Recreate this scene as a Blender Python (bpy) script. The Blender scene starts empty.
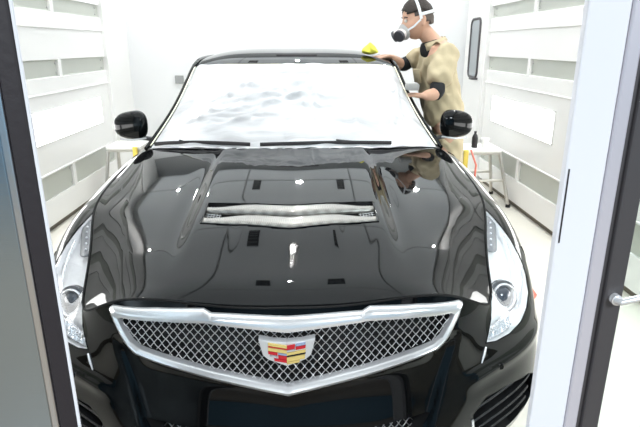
import bpy, bmesh, math, random
import numpy as np
from mathutils import Vector, Matrix, Euler
random.seed(4)
SC = bpy.context.scene
COL = SC.collection
PI = math.pi

# ------------------------------------------------------------------ materials
def newmat(name):
    m = bpy.data.materials.new(name); m.use_nodes = True
    nt = m.node_tree
    return m, nt, nt.nodes['Principled BSDF']

def mat(name, col, rough=.5, metal=0., coat=0., spec=.5, bump=None, vary=None, trans=0., ior=1.5, emit=None, emit_s=0., sheen=0., aniso=0.):
    m, nt, b = newmat(name)
    b.inputs['Base Color'].default_value = (*col, 1)
    b.inputs['Roughness'].default_value = rough
    b.inputs['Metallic'].default_value = metal
    b.inputs['Coat Weight'].default_value = coat
    b.inputs['Coat Roughness'].default_value = .02
    b.inputs['Specular IOR Level'].default_value = spec
    b.inputs['Transmission Weight'].default_value = trans
    b.inputs['IOR'].default_value = ior
    b.inputs['Sheen Weight'].default_value = sheen
    b.inputs['Anisotropic'].default_value = aniso
    if emit:
        b.inputs['Emission Color'].default_value = (*emit, 1)
        b.inputs['Emission Strength'].default_value = emit_s
    tc = nt.nodes.new('ShaderNodeTexCoord')
    if vary:                       # (scale, amount): mild colour mottling
        n = nt.nodes.new('ShaderNodeTexNoise'); n.inputs['Scale'].default_value = vary[0]
        n.inputs['Detail'].default_value = 6
        r = nt.nodes.new('ShaderNodeMix'); r.data_type = 'RGBA'
        a = vary[1]
        r.inputs[6].default_value = (*[max(0, c*(1-a)) for c in col], 1)
        r.inputs[7].default_value = (*[min(1, c*(1+a)) for c in col], 1)
        nt.links.new(tc.outputs['Object'], n.inputs['Vector'])
        nt.links.new(n.outputs['Fac'], r.inputs[0])
        nt.links.new(r.outputs[2], b.inputs['Base Color'])
    if bump:                       # (scale, strength, stretch)
        mp = nt.nodes.new('ShaderNodeMapping')
        st = bump[2] if len(bump) > 2 else (1, 1, 1)
        mp.inputs['Scale'].default_value = st
        n = nt.nodes.new('ShaderNodeTexNoise'); n.inputs['Scale'].default_value = bump[0]
        n.inputs['Detail'].default_value = 5
        bp = nt.nodes.new('ShaderNodeBump'); bp.inputs['Strength'].default_value = bump[1]
        bp.inputs['Distance'].default_value = .01
        nt.links.new(tc.outputs['Object'], mp.inputs['Vector'])
        nt.links.new(mp.outputs['Vector'], n.inputs['Vector'])
        nt.links.new(n.outputs['Fac'], bp.inputs['Height'])
        nt.links.new(bp.outputs['Normal'], b.inputs['Normal'])
    return m

def clear_mat(name, tint=(1, 1, 1), ior=1.45, rough=.02):
    m = bpy.data.materials.new(name); m.use_nodes = True
    nt = m.node_tree; nt.nodes.clear()
    o = nt.nodes.new('ShaderNodeOutputMaterial'); mx = nt.nodes.new('ShaderNodeMixShader')
    t = nt.nodes.new('ShaderNodeBsdfTransparent'); t.inputs[0].default_value = (*tint, 1)
    g = nt.nodes.new('ShaderNodeBsdfGlossy'); g.inputs['Roughness'].default_value = rough
    f = nt.nodes.new('ShaderNodeFresnel'); f.inputs['IOR'].default_value = ior
    ge = nt.nodes.new('ShaderNodeNewGeometry'); iv = nt.nodes.new('ShaderNodeMath'); iv.operation = 'SUBTRACT'; iv.inputs[0].default_value = 1
    mu = nt.nodes.new('ShaderNodeMath'); mu.operation = 'MULTIPLY'          # only the outer face of a pane mirrors
    nt.links.new(ge.outputs['Backfacing'], iv.inputs[1]); nt.links.new(iv.outputs[0], mu.inputs[0]); nt.links.new(f.outputs[0], mu.inputs[1])
    nt.links.new(mu.outputs[0], mx.inputs[0]); nt.links.new(t.outputs[0], mx.inputs[1])
    nt.links.new(g.outputs[0], mx.inputs[2]); nt.links.new(mx.outputs[0], o.inputs[0])
    return m

def carbon_mat(name):
    m, nt, b = newmat(name)
    tc = nt.nodes.new('ShaderNodeTexCoord')
    mp = nt.nodes.new('ShaderNodeMapping'); mp.inputs['Rotation'].default_value = (0, 0, PI/4)
    ch = nt.nodes.new('ShaderNodeTexChecker'); ch.inputs['Scale'].default_value = 230
    ch.inputs[1].default_value = (.20, .19, .175, 1); ch.inputs[2].default_value = (.42, .405, .37, 1)
    nt.links.new(tc.outputs['Object'], mp.inputs['Vector']); nt.links.new(mp.outputs['Vector'], ch.inputs['Vector'])
    nt.links.new(ch.outputs['Color'], b.inputs['Base Color'])
    b.inputs['Roughness'].default_value = .4; b.inputs['Metallic'].default_value = .55
    b.inputs['Coat Weight'].default_value = 1; b.inputs['Coat Roughness'].default_value = .12
    return m

def film_mat(name):
    m = bpy.data.materials.new(name); m.use_nodes = True
    nt = m.node_tree; nt.nodes.clear()
    o = nt.nodes.new('ShaderNodeOutputMaterial')
    b = nt.nodes.new('ShaderNodeBsdfPrincipled')
    b.inputs['Base Color'].default_value = (.70, .71, .73, 1); b.inputs['Roughness'].default_value = .28
    t = nt.nodes.new('ShaderNodeBsdfTransparent'); t.inputs[0].default_value = (1, 1, 1, 1)
    tr = nt.nodes.new('ShaderNodeBsdfTranslucent'); tr.inputs[0].default_value = (.9, .9, .93, 1)
    m1 = nt.nodes.new('ShaderNodeMixShader'); m1.inputs[0].default_value = .12
    m2 = nt.nodes.new('ShaderNodeMixShader')
    tc = nt.nodes.new('ShaderNodeTexCoord'); mp = nt.nodes.new('ShaderNodeMapping')
    mp.inputs['Scale'].default_value = (1.3, 5, 5); mp.inputs['Rotation'].default_value = (0, .2, .35)
    n = nt.nodes.new('ShaderNodeTexNoise'); n.inputs['Scale'].default_value = 1.6; n.inputs['Detail'].default_value = 7
    n.inputs['Distortion'].default_value = .6
    r = nt.nodes.new('ShaderNodeMapRange'); r.inputs[1].default_value = .50; r.inputs[2].default_value = .72
    r.inputs[3].default_value = .0; r.inputs[4].default_value = .34
    nt.links.new(tc.outputs['Object'], mp.inputs[0]); nt.links.new(mp.outputs[0], n.inputs[0])
    nt.links.new(n.outputs[0], r.inputs[0]); nt.links.new(r.outputs[0], m2.inputs[0])
    nt.links.new(b.outputs[0], m1.inputs[1]); nt.links.new(tr.outputs[0], m1.inputs[2])
    nt.links.new(m1.outputs[0], m2.inputs[1]); nt.links.new(t.outputs[0], m2.inputs[2])
    bp = nt.nodes.new('ShaderNodeBump'); bp.inputs['Strength'].default_value = .5; bp.inputs['Distance'].default_value = .01
    nt.links.new(n.outputs[0], bp.inputs['Height']); nt.links.new(bp.outputs[0], b.inputs['Normal'])
    nt.links.new(m2.outputs[0], o.inputs[0])
    return m

M = {}
M['paint'] = mat('black_car_paint', (.0035, .004, .0045), .03, spec=.29)
M['gap'] = mat('panel_gap_black', (.003, .003, .003), .9)
M['trimblack'] = mat('black_trim_plastic', (.022, .022, .024), .3, bump=(300, .05))
M['rubber'] = mat('black_rubber', (.018, .015, .017), .55, vary=(8, .2))
M['tyre'] = mat('tyre_rubber', (.02, .02, .02), .8, bump=(120, .3))
M['chrome'] = mat('satin_chrome', (.93, .935, .95), .26, metal=.6)
M['whitechrome'] = mat('bright_badge_chrome', (.93, .94, .96), .3, metal=.7)
M['ledgrey'] = mat('lamp_dark_bezel', (.16, .165, .18), .2, metal=.6)
M['chromelamp'] = mat('lamp_reflector', (1., 1., 1.), .4, metal=0., bump=(60, .15))
M['mesh'] = mat('dark_chrome_mesh', (.60, .60, .61), .3, metal=1.)
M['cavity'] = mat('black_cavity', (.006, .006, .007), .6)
M['carbon'] = carbon_mat('woven_carbon_fibre')
M['lens'] = clear_mat('clear_lens', (.97, .98, 1))
M['darkglass'] = mat('dark_tinted_glass', (.01, .012, .014), .03, spec=.6)
M['glass'] = clear_mat('window_glass', (.92, .96, .95))
M['projector'] = mat('projector_lens', (.05, .06, .08), .05, coat=1.)
M['ledwhite'] = mat('led_white', (.9, .9, .95), .2)
M['film'] = film_mat('masking_film')
M['tape'] = mat('yellow_masking_tape', (.88, .86, .70), .6, bump=(80, .1))
M['rim'] = mat('alloy_rim', (.5, .5, .52), .25, metal=1.)
M['orange'] = mat('amber_reflector', (.75, .28, .1), .3)
# ------------------------------------------------------------------ object helpers
def link(o, parent=None):
    COL.objects.link(o)
    if parent is not None:
        o.parent = parent
        o.matrix_parent_inverse = parent.matrix_world.inverted() if False else Matrix.Translation(-Vector(world_of(parent)))
    return o

def world_of(o):
    v = Vector(o.location)
    p = o.parent
    while p is not None:
        v = v.copy(); p = p.parent
    return v

def tag(o, label=None, cat=None, group=None, kind=None):
    if label: o['label'] = label
    if cat: o['category'] = cat
    if group: o['group'] = group
    if kind: o['kind'] = kind
    return o

def empty(name, loc, label=None, cat=None, group=None):
    o = bpy.data.objects.new(name, None); o.location = loc; o.empty_display_size = .1
    COL.objects.link(o)
    return tag(o, label, cat, group)

def finish(bm, name, mt, parent=None, smooth=True, angle=40, label=None, weld=0):
    """link a bmesh (in world coordinates) as one mesh object; origin moved to its centre"""
    if weld: bmesh.ops.remove_doubles(bm, verts=bm.verts, dist=weld)
    me = bpy.data.meshes.new(name)
    bm.to_mesh(me); bm.free()
    return finish_mesh(me, name, mt, parent, smooth, angle, label)

def finish_mesh(me, name, mt, parent=None, smooth=True, angle=40, label=None):
    n = len(me.vertices)
    co = np.empty(n*3); me.vertices.foreach_get('co', co); co = co.reshape(-1, 3)
    c = (co.min(0)+co.max(0))/2
    c[2] = co[:, 2].min()
    me.vertices.foreach_set('co', (co-c).ravel())
    if smooth:
        me.shade_smooth()
        if angle < 180:
            me.set_sharp_from_angle(angle=math.radians(angle))
    for m_ in (mt if isinstance(mt, (list, tuple)) else [mt]): me.materials.append(m_)
    me.update()
    o = bpy.data.objects.new(name, me)
    COL.objects.link(o)
    if parent is not None:
        o.parent = parent
        base = Vector((0, 0, 0)); p = parent
        while p is not None:
            base += p.location; p = p.parent
        o.location = Vector(c)-base
    else:
        o.location = Vector(c)
    if label: o['label'] = label
    return o

def BM(): return bmesh.new()

def add_box(bm, lo, hi, bevel=0., rot=None, segs=2):
    t = bmesh.new()
    bmesh.ops.create_cube(t, size=1)
    c = [(a+b)/2 for a, b in zip(lo, hi)]; s = [abs(b-a) for a, b in zip(lo, hi)]
    for v in t.verts: v.co = Vector((v.co.x*s[0], v.co.y*s[1], v.co.z*s[2]))
    if bevel > 0:
        bmesh.ops.bevel(t, geom=t.edges[:], offset=min(bevel, min(s)*.45), segments=segs, affect='EDGES', profile=.5)
    R = rot.to_matrix() if rot is not None else None
    for v in t.verts:
        if R is not None: v.co = R @ v.co
        v.co += Vector(c)
    merge(bm, t)

def merge(bm, t):
    base = {}
    for v in t.verts: base[v] = bm.verts.new(v.co)
    for f in t.faces:
        try:
            nf = bm.faces.new([base[v] for v in f.verts]); nf.material_index = f.material_index; nf.smooth = f.smooth
        except ValueError: pass
    t.free()

def frame_at(pts, i, closed=False):
    n = len(pts)
    a = pts[(i-1) % n] if closed or i > 0 else pts[i]
    b = pts[(i+1) % n] if closed or i < n-1 else pts[i]
    d = (Vector(b)-Vector(a))
    return d.normalized() if d.length > 1e-9 else Vector((0, 1, 0))

def add_tube(bm, pts, r, n=10, closed=False, caps=True, squash=None):
    """round tube along points; r number or list"""
    pts = [Vector(p) for p in pts]
    N = len(pts); rings = []
    up = None
    for i, p in enumerate(pts):
        d = frame_at(pts, i, closed)
        if up is None:
            up = Vector((0, 0, 1)) if abs(d.z) < .9 else Vector((1, 0, 0))
        x = (up-d*up.dot(d)).normalized(); up = x
        y = d.cross(x)
        rr = r[i] if isinstance(r, (list, tuple)) else r
        ring = []
        for k in range(n):
            a = 2*PI*k/n
            sx, sy = (squash if squash else (1, 1))
            ring.append(bm.verts.new(p+x*math.cos(a)*rr*sx+y*math.sin(a)*rr*sy))
        rings.append(ring)
    m = N if closed else N-1
    for i in range(m):
        A, B = rings[i], rings[(i+1) % N]
        for k in range(n):
            bm.faces.new((A[k], A[(k+1) % n], B[(k+1) % n], B[k]))
    if caps and not closed:
        bm.faces.new(rings[0][::-1]); bm.faces.new(rings[-1])

def add_lathe(bm, prof, origin=(0, 0, 0), axis='Z', n=32, closed_prof=False, rot=None):
    """prof: list of (radius, height)"""
    rings = []
    for r, h in prof:
        ring = []
        for k in range(n):
            a = 2*PI*k/n
            v = Vector((r*math.cos(a), r*math.sin(a), h))
            if axis == 'X': v = Vector((v.z, v.x, v.y))
            if axis == 'Y': v = Vector((v.x, v.z, v.y))
            if rot is not None: v = rot @ v
            ring.append(bm.verts.new(v+Vector(origin)))
        rings.append(ring)
    m = len(prof) if closed_prof else len(prof)-1
    for i in range(m):
        A, B = rings[i], rings[(i+1) % len(prof)]
        for k in range(n):
            bm.faces.new((A[k], A[(k+1) % n], B[(k+1) % n], B[k]))
    if not closed_prof:
        if prof[0][0] > 1e-6: bm.faces.new(rings[0][::-1])
        if prof[-1][0] > 1e-6: bm.faces.new(rings[-1])

def add_prism(bm, poly, y0, y1, plane='XZ', bevel=0.):
    """poly in a plane extruded between two depths"""
    t = bmesh.new()
    def P(a, b, d):
        return {'XZ': (a, d, b), 'XY': (a, b, d), 'YZ': (d, a, b)}[plane]
    A = [t.verts.new(P(a, b, y0)) for a, b in poly]; B = [t.verts.new(P(a, b, y1)) for a, b in poly]
    n = len(poly)
    t.faces.new(A); t.faces.new(B[::-1])
    for k in range(n): t.faces.new((A[k], B[k], B[(k+1) % n], A[(k+1) % n]))
    bmesh.ops.recalc_face_normals(t, faces=t.faces[:])
    if bevel: bmesh.ops.bevel(t, geom=t.edges[:], offset=bevel, segments=2, affect='EDGES', profile=.5)
    merge(bm, t)

def add_grid(bm, P, mirror=False, flip=False):
    """P array [a][b][3]"""
    P = np.asarray(P); na, nb = P.shape[:2]
    for sgn in ((1, -1) if mirror else (1,)):
        V = [[bm.verts.new((sgn*P[i, j, 0], P[i, j, 1], P[i, j, 2])) for j in range(nb)] for i in range(na)]
        for i in range(na-1):
            for j in range(nb-1):
                q = [V[i][j], V[i+1][j], V[i+1][j+1], V[i][j+1]]
                if (sgn < 0) ^ flip: q.reverse()
                bm.faces.new(q)

def solidify(o, t, offset=-1):
    m = o.modifiers.new('thickness', 'SOLIDIFY'); m.thickness = t; m.offset = offset
    return m

# ------------------------------------------------------------------ spline surfaces
def tangents(K, h, sl):
    """first derivatives of the natural cubic spline (curvature continuous)"""
    n = len(K)
    if n < 3: return np.stack([sl[0], sl[-1]])
    A = np.zeros((n, n)); R = np.zeros_like(K)
    A[0, 0], A[0, 1] = 2, 1; R[0] = 3*sl[0]
    A[-1, -1], A[-1, -2] = 2, 1; R[-1] = 3*sl[-1]
    for i in range(1, n-1):
        A[i, i-1], A[i, i], A[i, i+1] = h[i], 2*(h[i-1]+h[i]), h[i-1]
        R[i] = 3*(h[i]*sl[i-1]+h[i-1]*sl[i])
    return np.linalg.solve(A, R.reshape(n, -1)).reshape(K.shape)

def herm(K, knots, t):
    """interpolating cubic through K[n,...] at knots, evaluated at array t"""
    K = np.asarray(K, float); x = np.asarray(knots, float); t = np.atleast_1d(np.asarray(t, float))
    n = len(x); h = np.diff(x)
    sl = (K[1:]-K[:-1])/h.reshape((-1,)+(1,)*(K.ndim-1))
    D = tangents(K, h, sl)
    i = np.clip(np.searchsorted(x, t, side='right')-1, 0, n-2)
    s = (t-x[i])/h[i]
    sh = (-1,)+(1,)*(K.ndim-1)
    s = s.reshape(sh); hh = h[i].reshape(sh)
    return K[i]*(1+2*s)*(1-s)**2+D[i]*hh*s*(1-s)**2+K[i+1]*s*s*(3-2*s)+D[i+1]*hh*s*s*(s-1)

class Surf:
    """tensor spline surface; u along first index, v along second; symmetric start at u0 if sym"""
    def __init__(s, K, U, V, sym=False):
        K = np.asarray(K, float); s.sym = sym
        if sym:                                 # reflect first interval across x=0 so the nose is smooth
            r = K[1:2].copy(); r[..., 0] *= -1
            K = np.concatenate([r, K]); U = [2*U[0]-U[1]]+list(U)
        s.K, s.U, s.V = K, np.asarray(U, float), np.asarray(V, float)
    def grid(s, u, v):
        a = herm(s.K, s.U, u)                   # nu x NV x 3
        b = herm(np.swapaxes(a, 0, 1), s.V, v)
        return np.swapaxes(b, 0, 1)
    def pts(s, u, v):
        a = herm(s.K, s.U, u)
        out = np.empty((len(a), 3))
        h = np.diff(s.V); n = len(s.V)
        sl = (a[:, 1:]-a[:, :-1])/h[None, :, None]
        D = np.swapaxes(tangents(np.swapaxes(a, 0, 1), h, np.swapaxes(sl, 0, 1)), 0, 1)
        v = np.asarray(v, float)
        i = np.clip(np.searchsorted(s.V, v, side='right')-1, 0, n-2)
        r = np.arange(len(v)); q = ((v-s.V[i])/h[i])[:, None]; hh = h[i][:, None]
        return a[r, i]*(1+2*q)*(1-q)**2+D[r, i]*hh*q*(1-q)**2+a[r, i+1]*q*q*(3-2*q)+D[r, i+1]*hh*q*q*(q-1)

def sstep(x):
    x = np.clip(x, 0, 1); return x*x*(3-2*x)

def pip(px, py, poly):
    c = False; n = len(poly)
    for i in range(n):
        x1, y1 = poly[i]; x2, y2 = poly[(i+1) % n]
        if (y1 > py) != (y2 > py) and px < (x2-x1)*(py-y1)/(y2-y1)+x1: c = not c
    return c

def cut_param_mesh(us, vs, polys):
    """flat (u,v) grid cut exactly along every polygon; returns verts uv, faces, face tags"""
    bm = bmesh.new()
    V = [[bm.verts.new((u, v, 0)) for v in vs] for u in us]
    for i in range(len(us)-1):
        for j in range(len(vs)-1):
            bm.faces.new((V[i][j], V[i+1][j], V[i+1][j+1], V[i][j+1]))
    for poly in polys:
        n = len(poly)
        lo = (min(p[0] for p in poly)-1e-4, min(p[1] for p in poly)-1e-4); hi = (max(p[0] for p in poly)+1e-4, max(p[1] for p in poly)+1e-4)
        for k in range(n):
            a = Vector((*poly[k], 0)); b = Vector((*poly[(k+1) % n], 0))
            d = b-a
            if d.length < 1e-7: continue
            fs = [f for f in bm.faces if any(lo[0]-.02 <= w.co.x <= hi[0]+.02 and lo[1]-.02 <= w.co.y <= hi[1]+.02 for w in f.verts)]
            # only faces whose box meets this edge's box
            e0 = (min(a.x, b.x)-1e-5, min(a.y, b.y)-1e-5); e1 = (max(a.x, b.x)+1e-5, max(a.y, b.y)+1e-5)
            g = []
            for f in fs:
                xs = [w.co.x for w in f.verts]; ys = [w.co.y for w in f.verts]
                if max(xs) < e0[0] or min(xs) > e1[0] or max(ys) < e0[1] or min(ys) > e1[1]: continue
                g.append(f)
            geom = list({e for f in g for e in f.edges})+list({w for f in g for w in f.verts})+g
            bmesh.ops.bisect_plane(bm, geom=geom, dist=1e-6, plane_co=a, plane_no=Vector((-d.y, d.x, 0)))
    bm.verts.index_update()
    uv = np.array([(v.co.x, v.co.y) for v in bm.verts])
    faces = []; tags = []
    for f in bm.faces:
        c = f.calc_center_median(); t = -1
        for q, poly in enumerate(polys):
            if pip(c.x, c.y, poly): t = q
        faces.append([v.index for v in f.verts]); tags.append(t)
    bm.free()
    return uv, faces, tags

def mesh_from(P, faces, sides=(1, -1), bm=None):
    own = bm is None
    if own: bm = bmesh.new()
    used = sorted({i for f in faces for i in f})
    for sg in sides:
        mp = {i: bm.verts.new((sg*P[i][0], P[i][1], P[i][2])) for i in used}
        for f in faces:
            q = [mp[i] for i in f]
            if sg < 0: q.reverse()
            try: bm.faces.new(q)
            except ValueError: pass
    return bm
# ------------------------------------------------------------------ the car
car = empty('car', (0, 3.6, 0), 'glossy black four-door sports sedan with masked windscreen parked nose-first in the spray booth', 'car')
LV = 7
ST = [  # stations round the right half: levels from bonnet edge down to the sill
 [(0,1.302,.803),(0,1.275,.72),(0,1.262,.62),(0,1.250,.54),(0,1.222,.45),(0,1.205,.30),(0,1.235,.18)],
 [(.20,1.316,.804),(.20,1.285,.72),(.20,1.273,.62),(.20,1.262,.54),(.20,1.233,.45),(.20,1.217,.30),(.20,1.245,.18)],
 [(.47,1.360,.802),(.455,1.335,.72),(.45,1.325,.62),(.45,1.312,.54),(.45,1.285,.45),(.44,1.272,.30),(.43,1.30,.18)],
 [(.605,1.455,.725),(.605,1.435,.67),(.60,1.415,.615),(.60,1.402,.54),(.60,1.378,.45),(.59,1.365,.30),(.57,1.39,.18)],
 [(.655,1.60,.765),(.715,1.575,.70),(.755,1.55,.62),(.778,1.54,.54),(.79,1.53,.45),(.79,1.52,.30),(.75,1.54,.18)],
 [(.695,1.77,.828),(.785,1.745,.765),(.855,1.740,.68),(.884,1.72,.57),(.895,1.71,.45),(.890,1.70,.30),(.85,1.71,.18)],
 [(.745,1.95,.880),(.832,1.945,.83),(.892,1.94,.735),(.906,1.94,.60),(.910,1.94,.46),(.90,1.94,.30),(.86,1.94,.18)],
 [(.785,2.20,.902),(.848,2.20,.868),(.893,2.20,.78),(.914,2.20,.64),(.918,2.20,.48),(.908,2.20,.30),(.88,2.20,.18)],
 [(.815,2.60,.915),(.868,2.60,.890),(.902,2.60,.81),(.912,2.60,.66),(.908,2.60,.48),(.90,2.60,.30),(.87,2.60,.18)],
 [(.822,3.10,.935),(.872,3.10,.908),(.904,3.10,.83),(.908,3.10,.67),(.902,3.10,.48),(.90,3.10,.30),(.87,3.10,.18)],
 [(.822,4.00,.955),(.874,4.00,.925),(.906,4.00,.84),(.910,4.00,.67),(.904,4.00,.48),(.90,4.00,.30),(.87,4.00,.18)],
 [(.815,4.80,.985),(.875,4.80,.955),(.912,4.80,.86),(.922,4.80,.67),(.920,4.80,.48),(.91,4.80,.30),(.87,4.80,.18)],
 [(.77,5.40,1.01),(.83,5.42,.98),(.885,5.44,.87),(.90,5.46,.67),(.89,5.46,.48),(.87,5.46,.30),(.83,5.45,.18)],
 [(.69,5.68,1.03),(.72,5.72,.985),(.75,5.77,.87),(.76,5.83,.67),(.76,5.83,.48),(.74,5.82,.30),(.70,5.78,.18)],
 [(.40,5.74,1.045),(.41,5.79,.995),(.42,5.83,.87),(.42,5.90,.67),(.42,5.91,.48),(.42,5.90,.30),(.40,5.84,.18)],
 [(0,5.76,1.05),(0,5.81,1.0),(0,5.85,.87),(0,5.92,.67),(0,5.93,.48),(0,5.92,.30),(0,5.86,.18)],
]
ST = np.array(ST)
UK = [0.]
for i in range(1, len(ST)):
    UK.append(UK[-1]+float(np.linalg.norm(ST[i, 3]-ST[i-1, 3])))
VK = [0, .075, .16, .24, .33, .48, .60]
S1 = Surf(ST, UK, VK, sym=True)
def US(s):  return float(np.interp(s, range(len(UK)), UK))

def body_raw(uv):
    return S1.pts(uv[:, 0], uv[:, 1])

def body(uv):
    P = S1.pts(uv[:, 0], uv[:, 1])
    x, y, z = P[:, 0], P[:, 1], P[:, 2]
    # recessed centre section below the grille, bounded by the slanting pillar line
    xp = .420+(z-.484)*.32
    w = sstep((xp-x)/.032+.5)*sstep((z-.30)/.10)*sstep((.70-z)/.05)*(uv[:, 0] < US(3))
    y += .024*w
    # brow rolling out under the grille frame
    w2 = sstep((.43-x)/.05)*np.exp(-((z-(.560+.20*np.clip(x, 0, 1)))/.022)**2)*(uv[:, 0] < US(3))
    y -= .010*w2
    # outer bumper: a crisp line running from the lamp corner to the side intake
    w3 = np.exp(-((z-.520-(x-.62)*.05)/.018)**2)*sstep((x-.50)/.08)*sstep((US(6.3)-uv[:, 0])/.2)
    y -= .006*w3; x += .004*w3
    # side feature line on the doors
    w4 = np.exp(-((z-.80)/.02)**2)*(uv[:, 0] > US(7.5))*(uv[:, 0] < US(12))
    x += .004*w4
    return np.stack([x, y, z], 1)

_gu = np.linspace(0, US(5.5), 220); _gv = np.linspace(0, VK[-1], 140)
_G = S1.grid(_gu, _gv)
def inv(x, z):
    """param position of the nose point seen from the front at (x, z)"""
    d = (_G[..., 0]-x)**2+(_G[..., 2]-z)**2
    i, j = np.unravel_index(d.argmin(), d.shape)
    u, v = _gu[i], _gv[j]
    for _ in range(6):
        p0 = S1.grid([u], [v])[0, 0]; e = 1e-4
        pu = (S1.grid([u+e], [v])[0, 0]-p0)/e; pv = (S1.grid([u], [v+e])[0, 0]-p0)/e
        A = np.array([[pu[0], pv[0]], [pu[2], pv[2]]]); r = np.array([x-p0[0], z-p0[2]])
        try: s = np.linalg.solve(A, r)
        except np.linalg.LinAlgError: break
        u = float(np.clip(u+s[0], 0, US(6))); v = float(np.clip(v+s[1], 0, VK[-1]))
    return u, v

def nose(x, z, off=0.):
    """3D point on the nose surface; off pushes it forwards"""
    u, v = inv(abs(x), z)
    p = body(np.array([[u, v]]))[0]
    return Vector((math.copysign(p[0], x) if x else 0., p[1]-off, p[2]))

# --- outlines on the nose (x, z), right half
G_OUT = [(0, .765), (.20, .772), (.36, .785), (.478, .775), (.490, .765), (.480, .745), (.443, .690), (.418, .672), (.20, .614), (0, .572)]
def densify(p, step=.03):
    out = []
    for a, b in zip(p[:-1], p[1:]):
        n = max(1, int(math.hypot(b[0]-a[0], b[1]-a[1])/step))
        for k in range(n): out.append((a[0]+(b[0]-a[0])*k/n, a[1]+(b[1]-a[1])*k/n))
    out.append(p[-1]); return out
LI = [(0, .432), (.20, .440), (.33, .457), (.408, .466), (.388, .43), (.33, .30), (.30, .27), (0, .26)]          # lower intake
SI = [(.552, .415), (.60, .447), (.70, .443), (.80, .423), (.835, .400), (.845, .31), (.74, .26), (.58, .27), (.56, .33)]   # side intake
def uvpoly(p, half=True):
    q = [inv(x, z) for x, z in densify(p+([] if half else [p[0]]), .05)]
    if half: q = [(0., q[0][1])]+q[1:-1]+[(0., q[-1][1])]
    else: q = q[:-1]
    return q
u3, u6 = US(3.28), US(6.)
HLP = [(u3, 0.)]+[(US(s), 0.) for s in (3.6, 4, 4.5, 5, 5.5)]+[(u6, 0.)]+[inv(x, z) for x, z in ((.785, .835), (.81, .795), (.828, .75), (.838, .70), (.832, .655), (.805, .628), (.76, .610), (.70, .603), (.64, .605))]+[(US(2.98), .158), (US(3.02), .12), (US(3.10), .06)]
polys = [uvpoly(G_OUT), uvpoly(LI), uvpoly(SI, False), HLP]
# wheel arches as polygons
def arch(yc, zc, r, u_lo, u_hi):
    us = np.linspace(u_lo, u_hi, 160); vs = np.linspace(0, VK[-1], 120)
    G = S1.grid(us, vs)
    out = []
    for k in range(29):
        a = math.radians(-38+256*k/28)
        y, z = yc+r*math.cos(a), zc+r*math.sin(a)
        if z < .185: z = .185
        d = (G[..., 1]-y)**2+(G[..., 2]-z)**2
        i, j = np.unravel_index(d.argmin(), d.shape); out.append((float(us[i]), float(min(vs[j], .6))))
    q = [out[0]]
    for p in out[1:]:
        if math.hypot(p[0]-q[-1][0], p[1]-q[-1][1]) > .012: q.append(p)
    a, b = q[0], q[-1]
    return q+[(b[0], .61), (a[0], .61)]
WF, WR, WZ, WRAD = 2.09, 4.86, .335, .335
polys += [arch(WF, WZ, .385, US(5.2), US(8)), arch(WR, WZ, .385, US(10.2), US(12.4))]
us = []
for i in range(len(UK)-1):
    n = max(2, int((UK[i+1]-UK[i])/(.010 if i in (1, 2) else .018 if i < 8 else .07)))
    us += [UK[i]+(UK[i+1]-UK[i])*k/n for k in range(n)]
us.append(UK[-1])
vs = list(np.linspace(0, VK[-1], 56))
uv, faces, tags = cut_param_mesh(us, vs, polys)
PB = body(uv)
ub, ud, uf = US(5.62), US(8.55), US(10.9)
def fu(f): return sum(uv[i][0] for i in f)/len(f)
reg = {'bumper': [], 'fender': [], 'door': [], 'door2': [], 'quarter': [], 'lens': []}
for f, t in zip(faces, tags):
    u = fu(f)
    if t == 3: reg['lens'].append(f)
    elif t != -1: continue
    elif u < ub: reg['bumper'].append(f)
    elif u < ud: reg['fender'].append(f)
    elif u < US(9.95): reg['door'].append(f)
    elif u < uf: reg['door2'].append(f)
    else: reg['quarter'].append(f)

bm = mesh_from(PB, reg['bumper']); bumper = finish(bm, 'front_bumper', M['paint'], car, weld=1e-5, angle=60)
for nm, key in (('front_fender', 'fender'), ('front_door', 'door'), ('rear_door', 'door2')):
    for sg in (1, -1):
        finish(mesh_from(PB, reg[key], (sg,)), nm, M['paint'], car, weld=1e-5, angle=60)
finish(mesh_from(PB, reg['quarter']), 'rear_body_panel', M['paint'], car, weld=1e-5, angle=60)

# --- bonnet
def v0(s): return S1.grid([US(s)], [0])[0, 0]
HS = [3, 3.35, 4, 5, 6, 7, 8, 8.35]
HR = [   # centre .. crease columns for every row
 [(0,1.302,.803),(.20,1.316,.804),(.34,1.337,.803),(.47,1.360,.802)],
 [(0,1.365,.832),(.20,1.378,.833),(.35,1.400,.830),(.49,1.430,.815)],
 [(0,1.49,.862),(.20,1.50,.863),(.37,1.52,.857),(.515,1.545,.835)],
 [(0,1.68,.890),(.20,1.69,.890),(.39,1.71,.883),(.558,1.735,.862)],
 [(0,1.88,.917),(.21,1.89,.916),(.41,1.91,.909),(.605,1.93,.894)],
 [(0,2.13,.945),(.22,2.14,.944),(.43,2.155,.938),(.665,2.18,.922)],
 [(0,2.42,.970),(.23,2.43,.969),(.46,2.47,.962),(.735,2.53,.944)],
 [(0,2.60,.983),(.24,2.615,.982),(.48,2.66,.976),(.765,2.76,.952)]]
HK = np.array([r+[tuple(v0(s))] for r, s in zip(HR, HS)])
HU = [0, .09, .20, .38, .58, .83, 1.15, 1.36]; HV = [0, .2, .37, .52, .65]
S2 = Surf(HK, HU, HV)
nu, nv = 110, 84
hu = np.linspace(0, 1.36, nu); hv = np.linspace(0, .65, nv)
a = herm(HK, HU, hu)
HP = np.swapaxes(herm(np.swapaxes(a, 0, 1), HV, hv), 0, 1)
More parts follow.
